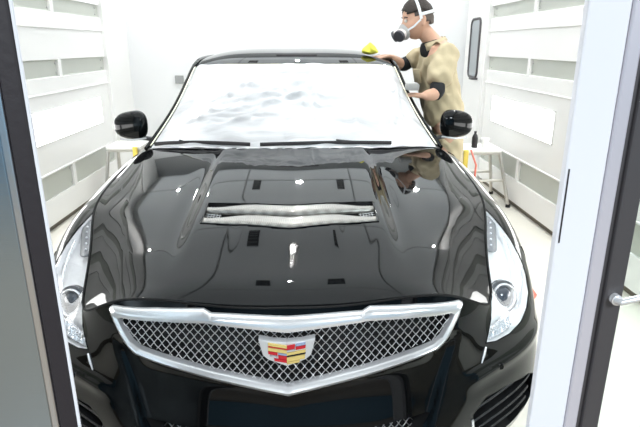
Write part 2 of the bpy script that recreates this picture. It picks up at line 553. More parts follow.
# front edge and side edge follow the band exactly
fe = S1.pts(np.interp(hv, HV, [US(0), US(1), US(1.55), US(2), US(3)]), np.zeros(nv))
se = S1.pts(np.interp(hu, HU, [US(s) for s in HS]), np.zeros(nu))
for j in range(nv): HP[:, j] += (fe[j]-HP[0, j])[None]*np.clip(1-hu/.09, 0, 1)[:, None]
for i in range(nu): HP[i] += (se[i]-HP[i, -1])[None]*np.clip((hv-.52)/.13, 0, 1)[:, None]**2
XRP = np.polyfit([1.36, 1.54, 1.73, 1.93, 2.18, 2.53, 2.76], [.475, .515, .558, .605, .662, .730, .765], 2)
def hood_relief(x, y, s):
    """power bulge, vent pockets and outer creases"""
    x = np.abs(x)
    fade = sstep((y-1.42)/.35)
    half = .345+(y-1.85)*.02
    b = .014*fade*sstep((half-x)/.055+.5)                                  # raised centre
    b += .0045*fade*sstep((.5*half-x)/.05+.5)*sstep((1.95-y)/.3)             # inner spear ahead of the vent
    ridge = .47+.30*sstep((y-1.36)/1.5)
    xr = np.polyval(XRP, y)
    d = x-xr
    xe = np.interp(y, HP[:, -1, 1], HP[:, -1, 0])
    q = np.sqrt(d*d+.014**2)
    tent = np.where(d < 0, 1-q/.26, 1-q/np.maximum(.03, xe-xr))                # one soft crease, falling away to both sides
    b += .009*np.clip(tent, 0, 1)*sstep((y-1.38)/.22)
    # pockets beside the vent: hollow on the flank of the bulge
    b -= .007*np.exp(-((x-half-.030)/.034)**2)*np.exp(-((y-2.0)/.33)**2)
    return b
def gsm(A, axis, sig, it=1):
    k = np.exp(-.5*(np.arange(-int(3*sig), int(3*sig)+1)/sig)**2); k /= k.sum(); r = len(k)//2
    A = np.moveaxis(A, axis, 0); lo = 2*A[:1]-A[r:0:-1]; hi = 2*A[-1:]-A[-2:-r-2:-1]
    if axis == 1: lo = A[r:0:-1]                      # mirror across the centre line
    B_ = np.concatenate([lo, A, hi]); out = sum(k[i]*B_[i:i+len(A)] for i in range(len(k)))
    return np.moveaxis(out, 0, axis)
# fair the panel: low-order fit, then pull it smoothly back onto its front and side edges
z0 = HP[..., 2].copy()
UU, VV = np.meshgrid(hu/1.36, hv/.65, indexing='ij')
terms = [UU**a_*VV**b_ for a_ in range(6) for b_ in (0, 2, 3, 4) if a_+b_ < 8]
Bs = np.stack([t.ravel() for t in terms], 1)
wt = (1+3*(VV > .97)+3*(UU < .03)).ravel()
cf, *_ = np.linalg.lstsq(Bs*wt[:, None], z0.ravel()*wt, rcond=None)
zf = (Bs @ cf).reshape(z0.shape)
zf += (z0[:, -1]-zf[:, -1])[:, None]*VV**7
zf += (z0[0]-zf[0])[None, :]*np.clip(1-UU/.30, 0, 1)**3
zf += (z0[-1]-zf[-1])[None, :]*np.clip((UU-.8)/.2, 0, 1)**3
HP[..., 2] = zf
HP[..., 2] += hood_relief(HP[..., 0], HP[..., 1], hv[None, :])*np.clip((.65-hv)/.05, 0, 1)[None, :]
def hood_z(x, y):
    d = (HP[..., 0]-abs(x))**2+(HP[..., 1]-y)**2
    i, j = np.unravel_index(d.argmin(), d.shape)
    i = min(max(i, 1), nu-2); j = min(max(j, 1), nv-2)
    A = HP[i-1:i+2, j-1:j+2].reshape(-1, 3)
    c, *_ = np.linalg.lstsq(np.c_[np.ones(9), A[:, 0]-abs(x), A[:, 1]-y], A[:, 2], rcond=None)
    return float(c[0])
# vent opening cut: rows between front and rear V lines
VH = .302
def vy(x, k):   # k 0 front line .. 1 rear line
    f0 = 1.665+.060*(abs(x)/VH); f1 = 1.850+.040*(abs(x)/VH)
    return f0+(f1-f0)*k
bm = bmesh.new()
for sg in (1, -1):
    V = [[None]*nv for _ in range(nu)]
    for i in range(nu):
        for j in range(nv):
            V[i][j] = bm.verts.new((sg*HP[i, j, 0], HP[i, j, 1], HP[i, j, 2]))
    for i in range(nu-1):
        for j in range(nv-1):
            q = [V[i][j], V[i+1][j], V[i+1][j+1], V[i][j+1]]
            if sg > 0: q.reverse()
            bm.faces.new(q)
bmesh.ops.remove_doubles(bm, verts=bm.verts, dist=1e-6)
# cut the vent hole exactly
vp = [(-VH, vy(VH, 0)), (0, vy(0, 0)), (VH, vy(VH, 0)), (VH, vy(VH, 1)), (0, vy(0, 1)), (-VH, vy(VH, 1))]
for k in range(6):
    a_ = Vector((*vp[k], 0)); b_ = Vector((*vp[(k+1) % 6], 0)); d_ = b_-a_
    fs = [f for f in bm.faces if abs(f.calc_center_median().x) < VH+.04 and 1.62 < f.calc_center_median().y < 1.99]
    geom = list({e for f in fs for e in f.edges})+list({w for f in fs for w in f.verts})+fs
    bmesh.ops.bisect_plane(bm, geom=geom, dist=1e-6, plane_co=a_, plane_no=Vector((-d_.y, d_.x, 0)))
dl = [f for f in bm.faces if pip(f.calc_center_median().x, f.calc_center_median().y, vp)]
bmesh.ops.delete(bm, geom=dl, context='FACES')
bmesh.ops.recalc_face_normals(bm, faces=bm.faces[:])
hood = finish(bm, 'hood', M['paint'], car, angle=70)
solidify(hood, .004, -1)
# vent: dark well, two V-shaped woven blades, thin frame
bm = BM()
ring = [Vector((x, y, hood_z(x, y)-.001)) for x, y in [(VH*(k/8), vy(VH*k/8, 0)) for k in range(-8, 9)]+[(VH*(k/8), vy(VH*k/8, 1)) for k in range(8, -9, -1)]]
top = [bm.verts.new(p) for p in ring]; bot = [bm.verts.new(p-Vector((0, 0, .06))) for p in ring]
n = len(top)
for k in range(n): bm.faces.new((top[k], top[(k+1) % n], bot[(k+1) % n], bot[k]))
bm.faces.new(bot)
vent = finish(bm, 'hood_vent', M['cavity'], car, smooth=False, label='recessed vent with woven carbon blades')
for k0, k1, dz in ((.02, .50, .000), (.56, .99, .002)):
    bm = BM(); X = np.linspace(-VH*.985, VH*.985, 41)
    rows = []
    for q in np.linspace(0, 1, 7):
        row = []
        for x in X:
            e = abs(x)/VH
            lo = k0+.10*sstep((e-.55)/.45)*0; hi = k1-.22*sstep((e-.42)/.50)
            k = lo+(hi-lo)*q
            y = vy(x, k)
            row.append((x, y, hood_z(x, y), dz+.001+.003*math.sin(q*PI)-.014*(q < .01)-.010*(q > .99)))
        pf = np.polyfit([r_[0]**2 for r_ in row], [r_[2] for r_ in row], 3)      # fair the blade along its length
        row = [(r_[0], r_[1], float(np.polyval(pf, r_[0]**2))+r_[3]) for r_ in row]
        rows.append(row)
    add_grid(bm, rows)
    bmesh.ops.recalc_face_normals(bm, faces=bm.faces[:])
    o = finish(bm, 'vent_blade', M['carbon'], vent, angle=80); solidify(o, .003)
for sx in (-1, 1):      # end mesh inserts
    bm = BM()
    for k in range(9):
        y0 = vy(VH, .05+.1*k); add_tube(bm, [(sx*VH*.99, y0, hood_z(VH, y0)-.008), (sx*VH*.80, y0-.02, hood_z(VH*.8, y0)-.012)], .0015, 6)
    for k in range(5):
        x = VH*(.82+.035*k); add_tube(bm, [(sx*x, vy(x, .04), hood_z(x, vy(x, .04))-.01), (sx*x, vy(x, .95), hood_z(x, vy(x, .95))-.01)], .0015, 6)
    finish(bm, 'vent_mesh', M['mesh'], vent)
bm = BM(); add_tube(bm, [p+Vector((0, 0, .0015)) for p in ring], .0028, 8, closed=True)
finish(bm, 'vent_frame', M['paint'], vent)

# --- shut lines (dark gaps)
def seam(pts, name='panel_gap', r=.0028, m='gap', parent=None):
    for sg in (1, -1):
        bm = BM(); add_tube(bm, [(sg*p[0], p[1], p[2]) for p in pts], r, 6)
        finish(bm, name, M[m], parent or car)
seam([S1.grid([u], [0])[0, 0] for u in np.linspace(US(0), US(8.35), 90)], 'hood_shut_line', .0035)
def vline(s, v_a, v_b, n=24): return [body(np.array([[US(s), v]]))[0] for v in np.linspace(v_a, v_b, n)]
seam(vline(5.62, .13, .33), 'fender_shut_line', .0022)
seam(vline(8.55, 0, .55), 'door_shut_line', .003)
seam(vline(9.95, 0, .55), 'door_shut_line', .003)
seam(vline(10.9, 0, .30), 'door_shut_line', .003)

# --- grille: chrome frame, wire mesh, dark cavity, emblem
grille = empty('grille', (0, 1.25-3.6, .5)); grille.parent = car
def loop(p, off):
    d = densify(p, .02)
    r = [nose(x, z, off) for x, z in d]
    l = [Vector((-q.x, q.y, q.z)) for q in r[::-1][1:-1]]
    r[0].x = 0; r[-1].x = 0
    return r+l
def resamp(L, n):
    L = L+[L[0]]
    s = [0]
    for a, b in zip(L[:-1], L[1:]): s.append(s[-1]+(b-a).length)
    t = np.linspace(0, s[-1], n, endpoint=False)
    A = np.array([list(v) for v in L])
    return np.stack([np.interp(t, s, A[:, k]) for k in range(3)], 1)
def ring_between(outer, inner, prof, n=None):
    """prof: list of (mix outer->inner, push forwards)"""
    bm = BM(); rings = []
    O = [Vector(p) for p in outer]; I = [Vector(p) for p in inner]
    for m_, pf in prof:
        rings.append([bm.verts.new(o.lerp(i, m_)+Vector((0, -pf, 0))) for o, i in zip(O, I)])
    n = len(O)
    for a_, b_ in zip(rings, rings[1:]+rings[:1]):
        for k in range(n): bm.faces.new((a_[k], a_[(k+1) % n], b_[(k+1) % n], b_[k]))
    bmesh.ops.recalc_face_normals(bm, faces=bm.faces[:])
    return bm
# matched correspondence: sample both outlines by the same key points
KO = [(0, .783), (.205, .789), (.226, .800), (.36, .799), (.487, .788), (.500, .778), (.488, .750), (.452, .690), (.425, .665), (.207, .608), (0, .563)]
KI = [(0, .741), (.195, .760), (.218, .763), (.35, .765), (.457, .761), (.467, .754), (.458, .738), (.429, .697), (.408, .683), (.207, .633), (0, .590)]
def match(K, per=14):
    out = []
    for a, b in zip(K[:-1], K[1:]):
        for k in range(per): out.append((a[0]+(b[0]-a[0])*k/per, a[1]+(b[1]-a[1])*k/per))
    out.append(K[-1])
    r = [nose_raw(x, z) for x, z in out]
    r[0].x = 0; r[-1].x = 0
    return r+[Vector((-q.x, q.y, q.z)) for q in r[::-1][1:-1]]
def nose_raw(x, z):
    u, v = inv(x, z); p = S1.grid([u], [v])[0, 0]
    return Vector(p)
O, I = match(KO), match(KI)
bm = ring_between(O, I, [(0, -.02), (0, .004), (.10, .013), (.5, .019), (.9, .013), (1, .004), (1, -.04)])
finish(bm, 'chrome_surround', M['chrome'], grille, angle=50, label='satin chrome frame')
# cavity behind
def cavity(poly_pts, depth, name, parent):
    bm = BM(); A = [bm.verts.new(p) for p in poly_pts]; c = sum(poly_pts, Vector())/len(poly_pts)
    B = [bm.verts.new(c.lerp(p, .97)+Vector((0, depth, 0))) for p in poly_pts]
    n = len(A)
    for k in range(n): bm.faces.new((A[k], A[(k+1) % n], B[(k+1) % n], B[k]))
    bm.faces.new(B); bmesh.ops.recalc_face_normals(bm, faces=bm.faces[:])
    return finish(bm, name, M['cavity'], parent, smooth=False)
cavity([p+Vector((0, .012, 0)) for p in I], .07, 'grille_cavity', grille)

def lattice(inner_xz, pitch_x, pitch_z, y_of, r, name, parent, mt):
    """two crossing families of wires clipped to an outline"""
    poly = inner_xz+[(-x, z) for x, z in inner_xz[::-1][1:-1]]
    bm = BM()
    slope = pitch_z/pitch_x
    for sg in (1, -1):
        for k in range(-90, 91):
            c = k*pitch_x
            pts = []; runs = []
            for s in np.arange(-1.0, 1.0, .006):
                x = c+s; z = .64+sg*slope*s
                if abs(x) < .52 and pip(x, z, poly):
                    wob = .002*math.sin((s*2/pitch_x)*PI*1.0)*sg
                    pts.append(Vector((x, y_of(x, z)+wob, z)))
                else:
                    if len(pts) > 1: runs.append(pts)
                    pts = []
            if len(pts) > 1: runs.append(pts)
            for p in runs: add_tube(bm, p, r, 5, caps=False)
    return finish(bm, name, mt, parent, angle=180)
def ymesh(x, z): return 1.262+.30*x*x+(z-.62)*.16+.006
KI2 = [(0, .748), (.195, .767), (.35, .772), (.463, .768), (.476, .755), (.437, .690), (.412, .674), (.207, .624), (0, .581)]
lattice(KI2, .0232, .0262, ymesh, .0013, 'wire_mesh', grille, M['mesh'])
# darker cup behind each opening gives the doubled look of the cells
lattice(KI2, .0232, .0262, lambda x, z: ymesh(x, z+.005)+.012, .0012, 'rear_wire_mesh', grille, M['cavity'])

# emblem
badge = None
bm = BM()
EC = (0., .652)
def ey(x, z): return 1.238+.10*abs(x)+(z-.70)*.16
def plate(bm, P, y_of, t, bev=.0):
    tb = bmesh.new()
    A = [tb.verts.new((x, y_of(x, z), z)) for x, z in P]; B = [tb.verts.new((x, y_of(x, z)+t, z)) for x, z in P]
    n = len(P); tb.faces.new(A); tb.faces.new(B[::-1])
    for k in range(n): tb.faces.new((A[k], B[k], B[(k+1) % n], A[(k+1) % n]))
    bmesh.ops.recalc_face_normals(tb, faces=tb.faces[:])
    if bev: bmesh.ops.bevel(tb, geom=tb.edges[:], offset=bev, segments=2, affect='EDGES')
    merge(bm, tb)
E = [(0, .731), (.04, .732), (.076, .738), (.072, .722), (.064, .693), (.050, .682), (.025, .674), (0, .666)]
plate(bm, E, ey, .026, .002)
plate(bm, [(-x, z) for x, z in E], ey, .026, .002)
badge = finish(bm, 'emblem', M['whitechrome'], car, smooth=False, label='chrome shield emblem with coloured bars')
EM = {'gold': mat('enamel_gold', (.80, .62, .22), .25, metal=.3), 'red': mat('enamel_red', (.50, .02, .03), .2),
      'blue': mat('enamel_blue_silver', (.38, .46, .66), .25, metal=.4), 'black': mat('enamel_black', (.02, .02, .02), .2),
      'silver': mat('enamel_silver', (.75, .76, .8), .2, metal=.6)}
def sk(x): return -.10*0+(.006*(1-abs(x)/.05))*-1   # V slant of the bars
bars = [ # side, x0, x1, ztop, zbot, colour   (left half then right half)
 (-1,.000,.050,.684,.677,'gold'),(-1,.000,.050,.6755,.6735,'red'),(-1,.000,.050,.672,.664,'gold'),
 (-1,.025,.050,.6625,.6555,'red'),(-1,.000,.0235,.6625,.658,'blue'),(-1,.025,.046,.6535,.650,'silver'),(-1,.000,.0235,.6565,.648,'red'),(-1,.0,.034,.6465,.640,'red'),
 (1,.000,.022,.684,.673,'red'),(1,.0235,.050,.684,.6785,'blue'),(1,.0235,.050,.677,.6695,'red'),(1,.000,.022,.6715,.667,'silver'),
 (1,.000,.050,.6655,.659,'gold'),(1,.000,.050,.6575,.6550,'black'),(1,.000,.048,.6535,.643,'gold'),(1,.0,.034,.6415,.636,'gold')]
for s_, x0, x1, zt, zb, cc in bars:
    bm = BM(); zt, zb = .727-(.684-zt)*1.06, .727-(.684-zb)*1.06
    q = lambda x: (.006*x/.05)-.003
    P_ = [(s_*x0, zt+q(x0)), (s_*x1, zt+q(x1)), (s_*(x1-.001), zb+q(x1)), (s_*x0, zb+q(x0))]
    plate(bm, P_, lambda x, z: ey(x, z)-.0035, .004)
    finish(bm, 'enamel_bar', EM[cc], badge, smooth=False, label=cc+' bar')

# lower intake
def pts_of(p, off, half=True):
    d = densify(p if half else p+[p[0]], .03)
    r = [nose(x, z, off) for x, z in d]
    if half:
        r[0].x = r[-1].x = 0
        return r+[Vector((-q.x, q.y, q.z)) for q in r[::-1][1:-1]]
    return r[:-1]
li = empty('lower_intake', (0, 1.25-3.6, .29)); li.parent = car
cavity(pts_of(LI, -.002), .09, 'intake_cavity', li)
lattice([(x*.985, .40+(z-.40)*.985) for x, z in LI], .0232, .0262, lambda x, z: 1.262+.03+.30*x*x+(z-.4)*.1, .0014, 'wire_mesh', li, M['mesh'])
for sg in (1, -1):
    si = empty('side_intake', (sg*.66, 1.45-3.6, .31)); si.parent = car
    pr = pts_of(SI, -.002, False)
    pr = [Vector((sg*p.x, p.y, p.z)) for p in pr]
    cavity(pr, .10, 'intake_cavity', si)
    for k in range(4):     # slanted louvre blades
        z = .418-.038*k; A = []
        for t in np.linspace(0, 1, 12):
            x = .560+.003*k+(.27-.010*k)*t
            zz = z+.018*t
            u, v = inv(x, min(zz, .45)); p = S1.grid([u], [v])[0, 0]
            A.append([(sg*p[0], p[1]+.016, zz+.002), (sg*p[0], p[1]+.012, zz-.004), (sg*(p[0]-.01), p[1]+.04, zz-.016), (sg*(p[0]-.012), p[1]+.055, zz-.010), (sg*p[0], p[1]+.016, zz+.002)])
        bm = BM(); add_grid(bm, A); bmesh.ops.recalc_face_normals(bm, faces=bm.faces[:])
        finish(bm, 'louvre', M['trimblack'], si, angle=50)
    bm = BM(); q = [nose(x, z, .002) for x, z in ((.551, .402), (.556, .36), (.562, .32), (.578, .272))]
    add_tube(bm, [(sg*p.x, p.y, p.z) for p in q], .0045, 8); finish(bm, 'chrome_strip', M['chrome'], si, label='chrome strip at the inner edge')
# thin chrome edge just under each lamp corner
for sg in (1, -1):
    bm = BM(); q = [nose(x, z, .002) for x, z in ((.598, .606), (.592, .585), (.583, .560))]
    add_tube(bm, [(sg*p.x, p.y, p.z) for p in q], [.003, .0045, .002], 8); finish(bm, 'lamp_trim', M['chrome'], car, label='small chrome sliver below the lamp')
    bm = BM(); p = nose(.655, .522, .001); add_lathe(bm, [(.011, .004), (.011, 0), (.009, -.002), (.0001, -.0025)], (sg*p.x, p.y, p.z), 'Y', 20)
    finish(bm, 'parking_sensor', M['paint'], car)

# --- headlights
def normals(S, u, v):
    e = 2e-3
    p = S.grid([u], [v])[0, 0]; a = S.grid([u+e], [v])[0, 0]-S.grid([u-e], [v])[0, 0]; b = S.grid([u], [min(v+e, .6)])[0, 0]-S.grid([u], [max(v-e, 0)])[0, 0]
    n = np.cross(b, a); n /= np.linalg.norm(n)
    if n[1] > 0 and n[0] < 0: n = -n
    if n[0]*.6-n[1] < 0: n = -n
    return p, n
lens_uv_c = np.array([[sum(p[0] for p in HLP)/len(HLP), sum(p[1] for p in HLP)/len(HLP)]])
for sg in (1, -1):
    hl = empty('headlight', (sg*.72, 1.6-3.6, .6)); hl.parent = car
    # shell follows the opening, floor is set back 55 mm
    used = sorted({i for f in reg['lens'] for i in f})
    bm = BM(); mp = {}
    edgecount = {}
    for f in reg['lens']:
        for a_, b_ in zip(f, f[1:]+f[:1]): edgecount[frozenset((a_, b_))] = edgecount.get(frozenset((a_, b_)), 0)+1
    bnd = {i for e, c in edgecount.items() if c == 1 for i in e}
    nn = {i: normals(S1, uv[i][0], uv[i][1])[1] for i in used}
    for i in used:
        d = .034
        q = PB[i]-nn[i]*d
        if i in bnd: q = PB[i]*1.0-nn[i]*.022
        mp[i] = bm.verts.new((sg*q[0], q[1], q[2]))
    for f in reg['lens']:
        q = [mp[i] for i in f]
        try: bm.faces.new(q if sg > 0 else q[::-1])
        except ValueError: pass
    top = {i: bm.verts.new((sg*(PB[i][0]-nn[i][0]*.004), PB[i][1]-nn[i][1]*.004, PB[i][2]-nn[i][2]*.004)) for i in bnd}
    for e, c in edgecount.items():
        if c == 1:
            a_, b_ = tuple(e); bm.faces.new((mp[a_], mp[b_], top[b_], top[a_]))
    bmesh.ops.recalc_face_normals(bm, faces=bm.faces[:])
    finish(bm, 'lamp_housing', M['chromelamp'], hl, angle=50, label='bright reflector bowl')
    lb = mesh_from(PB, reg['lens'], (sg,)); bmesh.ops.remove_doubles(lb, verts=lb.verts[:], dist=1e-6); bmesh.ops.recalc_face_normals(lb, faces=lb.faces[:]); lb.normal_update()
    if sum(f.normal.x*sg-f.normal.y for f in lb.faces) < 0: bmesh.ops.reverse_faces(lb, faces=lb.faces[:])
    lens = finish(lb, 'lamp_lens', M['lens'], hl, weld=1e-6, angle=180)
    # projector eye
    p, n = normals(S1, US(4.06), .085)
    n = Vector((sg*n[0], n[1], n[2])); c = Vector((sg*p[0], p[1], p[2]))-n*.027
    aim = Vector((0, -1, 0)).lerp(n, .45).normalized()
    R = aim.to_track_quat('Z', 'Y').to_matrix()
    bm = BM(); add_lathe(bm, [(.047, -.02), (.047, .004), (.043, .008), (.040, .006), (.037, -.004), (.037, -.02)], c, 'Z', 36, rot=R)
    pr = finish(bm, 'projector_ring', M['chrome'], hl, label='bright ring round the projector')
    bm = BM(); add_lathe(bm, [(.037, -.006), (.034, .002), (.026, .009), (.014, .013), (.0001, .0145)], c, 'Z', 36, rot=R)
    finish(bm, 'projector_eye', M['projector'], hl, label='dark glass projector eye')
    # facetted lower reflector
    bm = BM()
    for a_ in range(9):
        for b_ in range(4):
            u = US(3.12)+(US(3.86)-US(3.12))*(a_+.5)/9; v = .112+.045*(b_+.5)/4
            p, n = normals(S1, u, v); q = Vector((sg*p[0], p[1], p[2]))-Vector((sg*n[0], n[1], n[2]))*.020
            rr = Matrix.Rotation((a_*37+b_*71) % 90, 3, 'Y')
            bmesh.ops.create_icosphere(bm, subdivisions=1, radius=.0095, matrix=Matrix.Translation(q) @ rr.to_4x4())
    finish(bm, 'turn_signal_facets', M['chrome'], hl, smooth=False)
    bm = BM(); add_lathe(bm, [(.0475, -.016), (.0475, .002), (.056, .0), (.058, -.016)], c, 'Z', 36, rot=R)
    finish(bm, 'projector_bezel', M['ledgrey'], hl, label='dark bezel round the projector')
    for va, vb, nm in ((.128, .060, 'light_guide'), (.150, .118, 'light_guide')):
        bm = BM(); q = []
        for t in np.linspace(0, 1, 16):
            p_, n_ = normals(S1, US(4.25+1.25*t), va+(vb-va)*t); w_ = p_-n_*.016; q.append((sg*w_[0], w_[1], w_[2]))
        add_tube(bm, q, .0045, 8); finish(bm, nm, M['chrome'], hl)
    # daytime-light strip along the inner top edge
    A = []
    for s in np.linspace(4.75, 5.86, 18):
        w = .030*math.sin(min(1, (s-4.70)/.25)*PI/2)
        r = []
        for v in (.006, .006+w*.5, .006+w):
            p, n = normals(S1, US(s), v); q = p-n*.012; r.append((sg*q[0], q[1], q[2]))
        A.append(r)
    bm = BM(); add_grid(bm, A); bmesh.ops.recalc_face_normals(bm, faces=bm.faces[:])
    ls = finish(bm, 'light_strip', mat('smoked_strip', (.22, .23, .24), .3) if sg > 0 else bpy.data.materials['smoked_strip'], hl, angle=60, label='smoked strip with small diodes')
    solidify(ls, .004)
    for s in (4.95, 5.12, 5.29, 5.46, 5.63):
        bm = BM(); p, n = normals(S1, US(s), .018); q = Vector((sg*(p[0]-n[0]*.009), p[1]-n[1]*.009, p[2]-n[2]*.009))
        bmesh.ops.create_uvsphere(bm, u_segments=10, v_segments=6, radius=.0042, matrix=Matrix.Translation(q))
        finish(bm, 'diode', M['ledwhite'], hl)
    # seal line round the lens
    bm = BM(); add_tube(bm, [(sg*q[0], q[1], q[2]) for q in [S1.grid([a_], [b_])[0, 0] for a_, b_ in HLP]], .0024, 6, closed=True)
    finish(bm, 'lamp_seal', M['gap'], hl)

# --- greenhouse: windscreen, roof, pillars, back window
GK = np.array([
 [(0,2.655,.978),(.37,2.69,.976),(.68,2.79,.962),(.795,2.87,.945)],
 [(0,3.050,1.195),(.34,3.070,1.190),(.60,3.16,1.170),(.700,3.24,1.150)],
 [(0,3.420,1.366),(.32,3.440,1.364),(.555,3.50,1.356),(.650,3.56,1.342)],
 [(0,3.75,1.434),(.31,3.76,1.431),(.55,3.79,1.412),(.645,3.82,1.388)],
 [(0,4.20,1.456),(.31,4.20,1.453),(.55,4.20,1.426),(.640,4.20,1.398)],
 [(0,4.70,1.41),(.30,4.70,1.407),(.52,4.70,1.390),(.620,4.68,1.358)],
 [(0,5.30,1.15),(.32,5.29,1.145),(.56,5.26,1.12),(.675,5.20,1.085)],
 [(0,5.45,1.095),(.34,5.44,1.09),(.60,5.42,1.065),(.735,5.38,1.02)],
 [(0,5.76,1.05),(.40,5.74,1.045),(.60,5.71,1.035),(.69,5.68,1.03)]])
GU = [0, .40, .80, 1.13, 1.58, 2.1, 2.75, 2.92, 3.25]; GV = [0, .34, .62, .73]
S3 = Surf(GK, GU, GV)
def gp(u, v, off=0.):
    K3 = S3.grid([u], [v])[0, 0]
    if off:
        e = 2e-3
        a = S3.grid([u+e], [v])[0, 0]-K3; b = S3.grid([u], [max(v-e, 0)])[0, 0]-S3.grid([u], [v+e])[0, 0]
        n = np.cross(a, b); n /= max(1e-9, np.linalg.norm(n))
        if n[2] < 0: n = -n
        K3 = K3+n*off
    return K3
def gpatch(u0, u1, v0_, v1_, nu_, nv_, off=0.):
    return np.array([[gp(u, v, off) for v in np.linspace(v0_, v1_, nv_)] for u in np.linspace(u0, u1, nu_)])
def sym_patch(P, name, mt, parent, **k):
    bm = BM(); add_grid(bm, P, mirror=True); bmesh.ops.remove_doubles(bm, verts=bm.verts, dist=1e-5)
    bmesh.ops.recalc_face_normals(bm, faces=bm.faces[:])
    return finish(bm, name, mt, parent, **k)
sym_patch(gpatch(.0, .795, 0, .70, 28, 20, -.002), 'windshield', M['darkglass'], car, angle=180)
solidify(sym_patch(gpatch(.795, 2.12, 0, .73, 40, 20), 'roof', M['paint'], car, angle=180), .02)
sym_patch(gpatch(2.12, 2.74, 0, .62, 20, 14), 'rear_window', M['darkglass'], car, angle=180)
for sg in (1, -1):
    bm = BM(); P = gpatch(2.12, 2.74, .62, .73, 20, 5); P[..., 0] *= sg; add_grid(bm, P); bmesh.ops.recalc_face_normals(bm, faces=bm.faces[:]); finish(bm, 'rear_pillar', M['paint'], car, angle=180)
sym_patch(gpatch(2.74, 3.25, 0, .73, 12, 16), 'trunk_lid', M['paint'], car, angle=180)
for sg in (1, -1):     # windscreen pillars as rounded bars
    bm = BM(); P = gpatch(0, .81, .685, .73, 30, 6); P[..., 0] *= sg
    for k in range(6): P[:, k, 2] += .006*math.sin(PI*k/5)
    add_grid(bm, P); bmesh.ops.recalc_face_normals(bm, faces=bm.faces[:])
    o = finish(bm, 'windshield_pillar', M['paint'], car, angle=180); solidify(o, .03)
# side windows: from roof edge down to the belt line
def belt(y):
    ys = ST[6:13, 0]; return np.array([np.interp(y, ys[:, 1], ys[:, 0]), y, np.interp(y, ys[:, 1], ys[:, 2])])
su = np.linspace(0, 2.92, 60)
edge = np.array([gp(u, .73) for u in su])
for sg in (1, -1):
    rows = []
    for e in edge:
        b = belt(min(max(e[1], 2.7), 5.45)); r = []
        for t in np.linspace(0, 1, 9):
            q = e*(1-t)+b*t; q[0] += .018*math.sin(PI*t)*(abs(e[2]-b[2]) > .05); r.append((sg*q[0], q[1], q[2]))
        rows.append(r)
    rows = np.array(rows)
    bm = BM(); add_grid(bm, rows); bmesh.ops.remove_doubles(bm, verts=bm.verts, dist=1e-5); bmesh.ops.recalc_face_normals(bm, faces=bm.faces[:])
    finish(bm, 'side_window', M['darkglass'], car, angle=180)
    bm = BM()                       # roof rail moulding and centre pillar
    add_tube(bm, [(sg*(e[0]+.004), e[1], e[2]+.002) for e in edge], .011, 8)
    finish(bm, 'roof_rail', M['paint'], car)
    bm = BM()
    i = int(np.argmin(abs(edge[:, 1]-4.02))); add_tube(bm, [(p[0]+sg*.002, p[1], p[2]) for p in rows[i]], .028, 8, squash=(.15, 1))
    finish(bm, 'centre_pillar', M['trimblack'], car)
    for y in (3.95, 4.75):
        bm = BM(); x = .917 if y < 4.3 else .925
        add_tube(bm, [(sg*(x-.02), y-.09, .80), (sg*(x+.022), y-.07, .805), (sg*(x+.024), y+.05, .807), (sg*(x-.02), y+.08, .805)], .011, 8); finish(bm, 'door_handle', M['paint'], car)
# cowl between bonnet and glass
A = []
for t in np.linspace(0, 1, 30):
    h = HP[-1, int(round(t*(nv-1)))]
    g = gp(.0, .73*t)
    A.append([(h[0], h[1]-.03, h[2]-.010), (h[0]*.5+g[0]*.5, (h[1]+g[1])/2, min(h[2], g[2])-.022), (g[0], g[1]+.01, g[2]-.001)])
sym_patch(np.array(A), 'cowl', M['trimblack'], car, angle=60)
# wipers
def wpt(x, y_off=0., dz=0.):
    """point on the glass near its lower edge"""
    g0 = gp(.0+y_off, min(.69, abs(x)/.76*.70))
    return Vector((x, g0[1], g0[2]+dz))
for x0, x1, xp in ((-.74, -.22, -.47), (-.17, .50, .44)):
    w = empty('wiper', (xp, 2.69-3.6, .95)); w.parent = car
    bl = [wpt(x0+(x1-x0)*k/14, .002+.010*math.sin(PI*k/14), .026) for k in range(15)]
    bm = BM(); add_tube(bm, bl, .007, 8, squash=(1.4, .7)); finish(bm, 'wiper_blade', M['rubber'], w)
    mid = bl[4 if xp < 0 else 8]
    piv = Vector((xp, 2.66+abs(xp)*.14, .968))
    bm = BM(); add_tube(bm, [piv, piv.lerp(bl[2] if xp < 0 else mid, .4)+Vector((0, 0, .016)), mid+Vector((0, 0, .012))], [.014, .010, .006], 8); finish(bm, 'wiper_arm', M['trimblack'], w)
    bm = BM(); add_lathe(bm, [(.022, -.03), (.022, .004), (.016, .012), (.0001, .014)], piv, 'Z', 20); finish(bm, 'wiper_pivot', M['trimblack'], w)

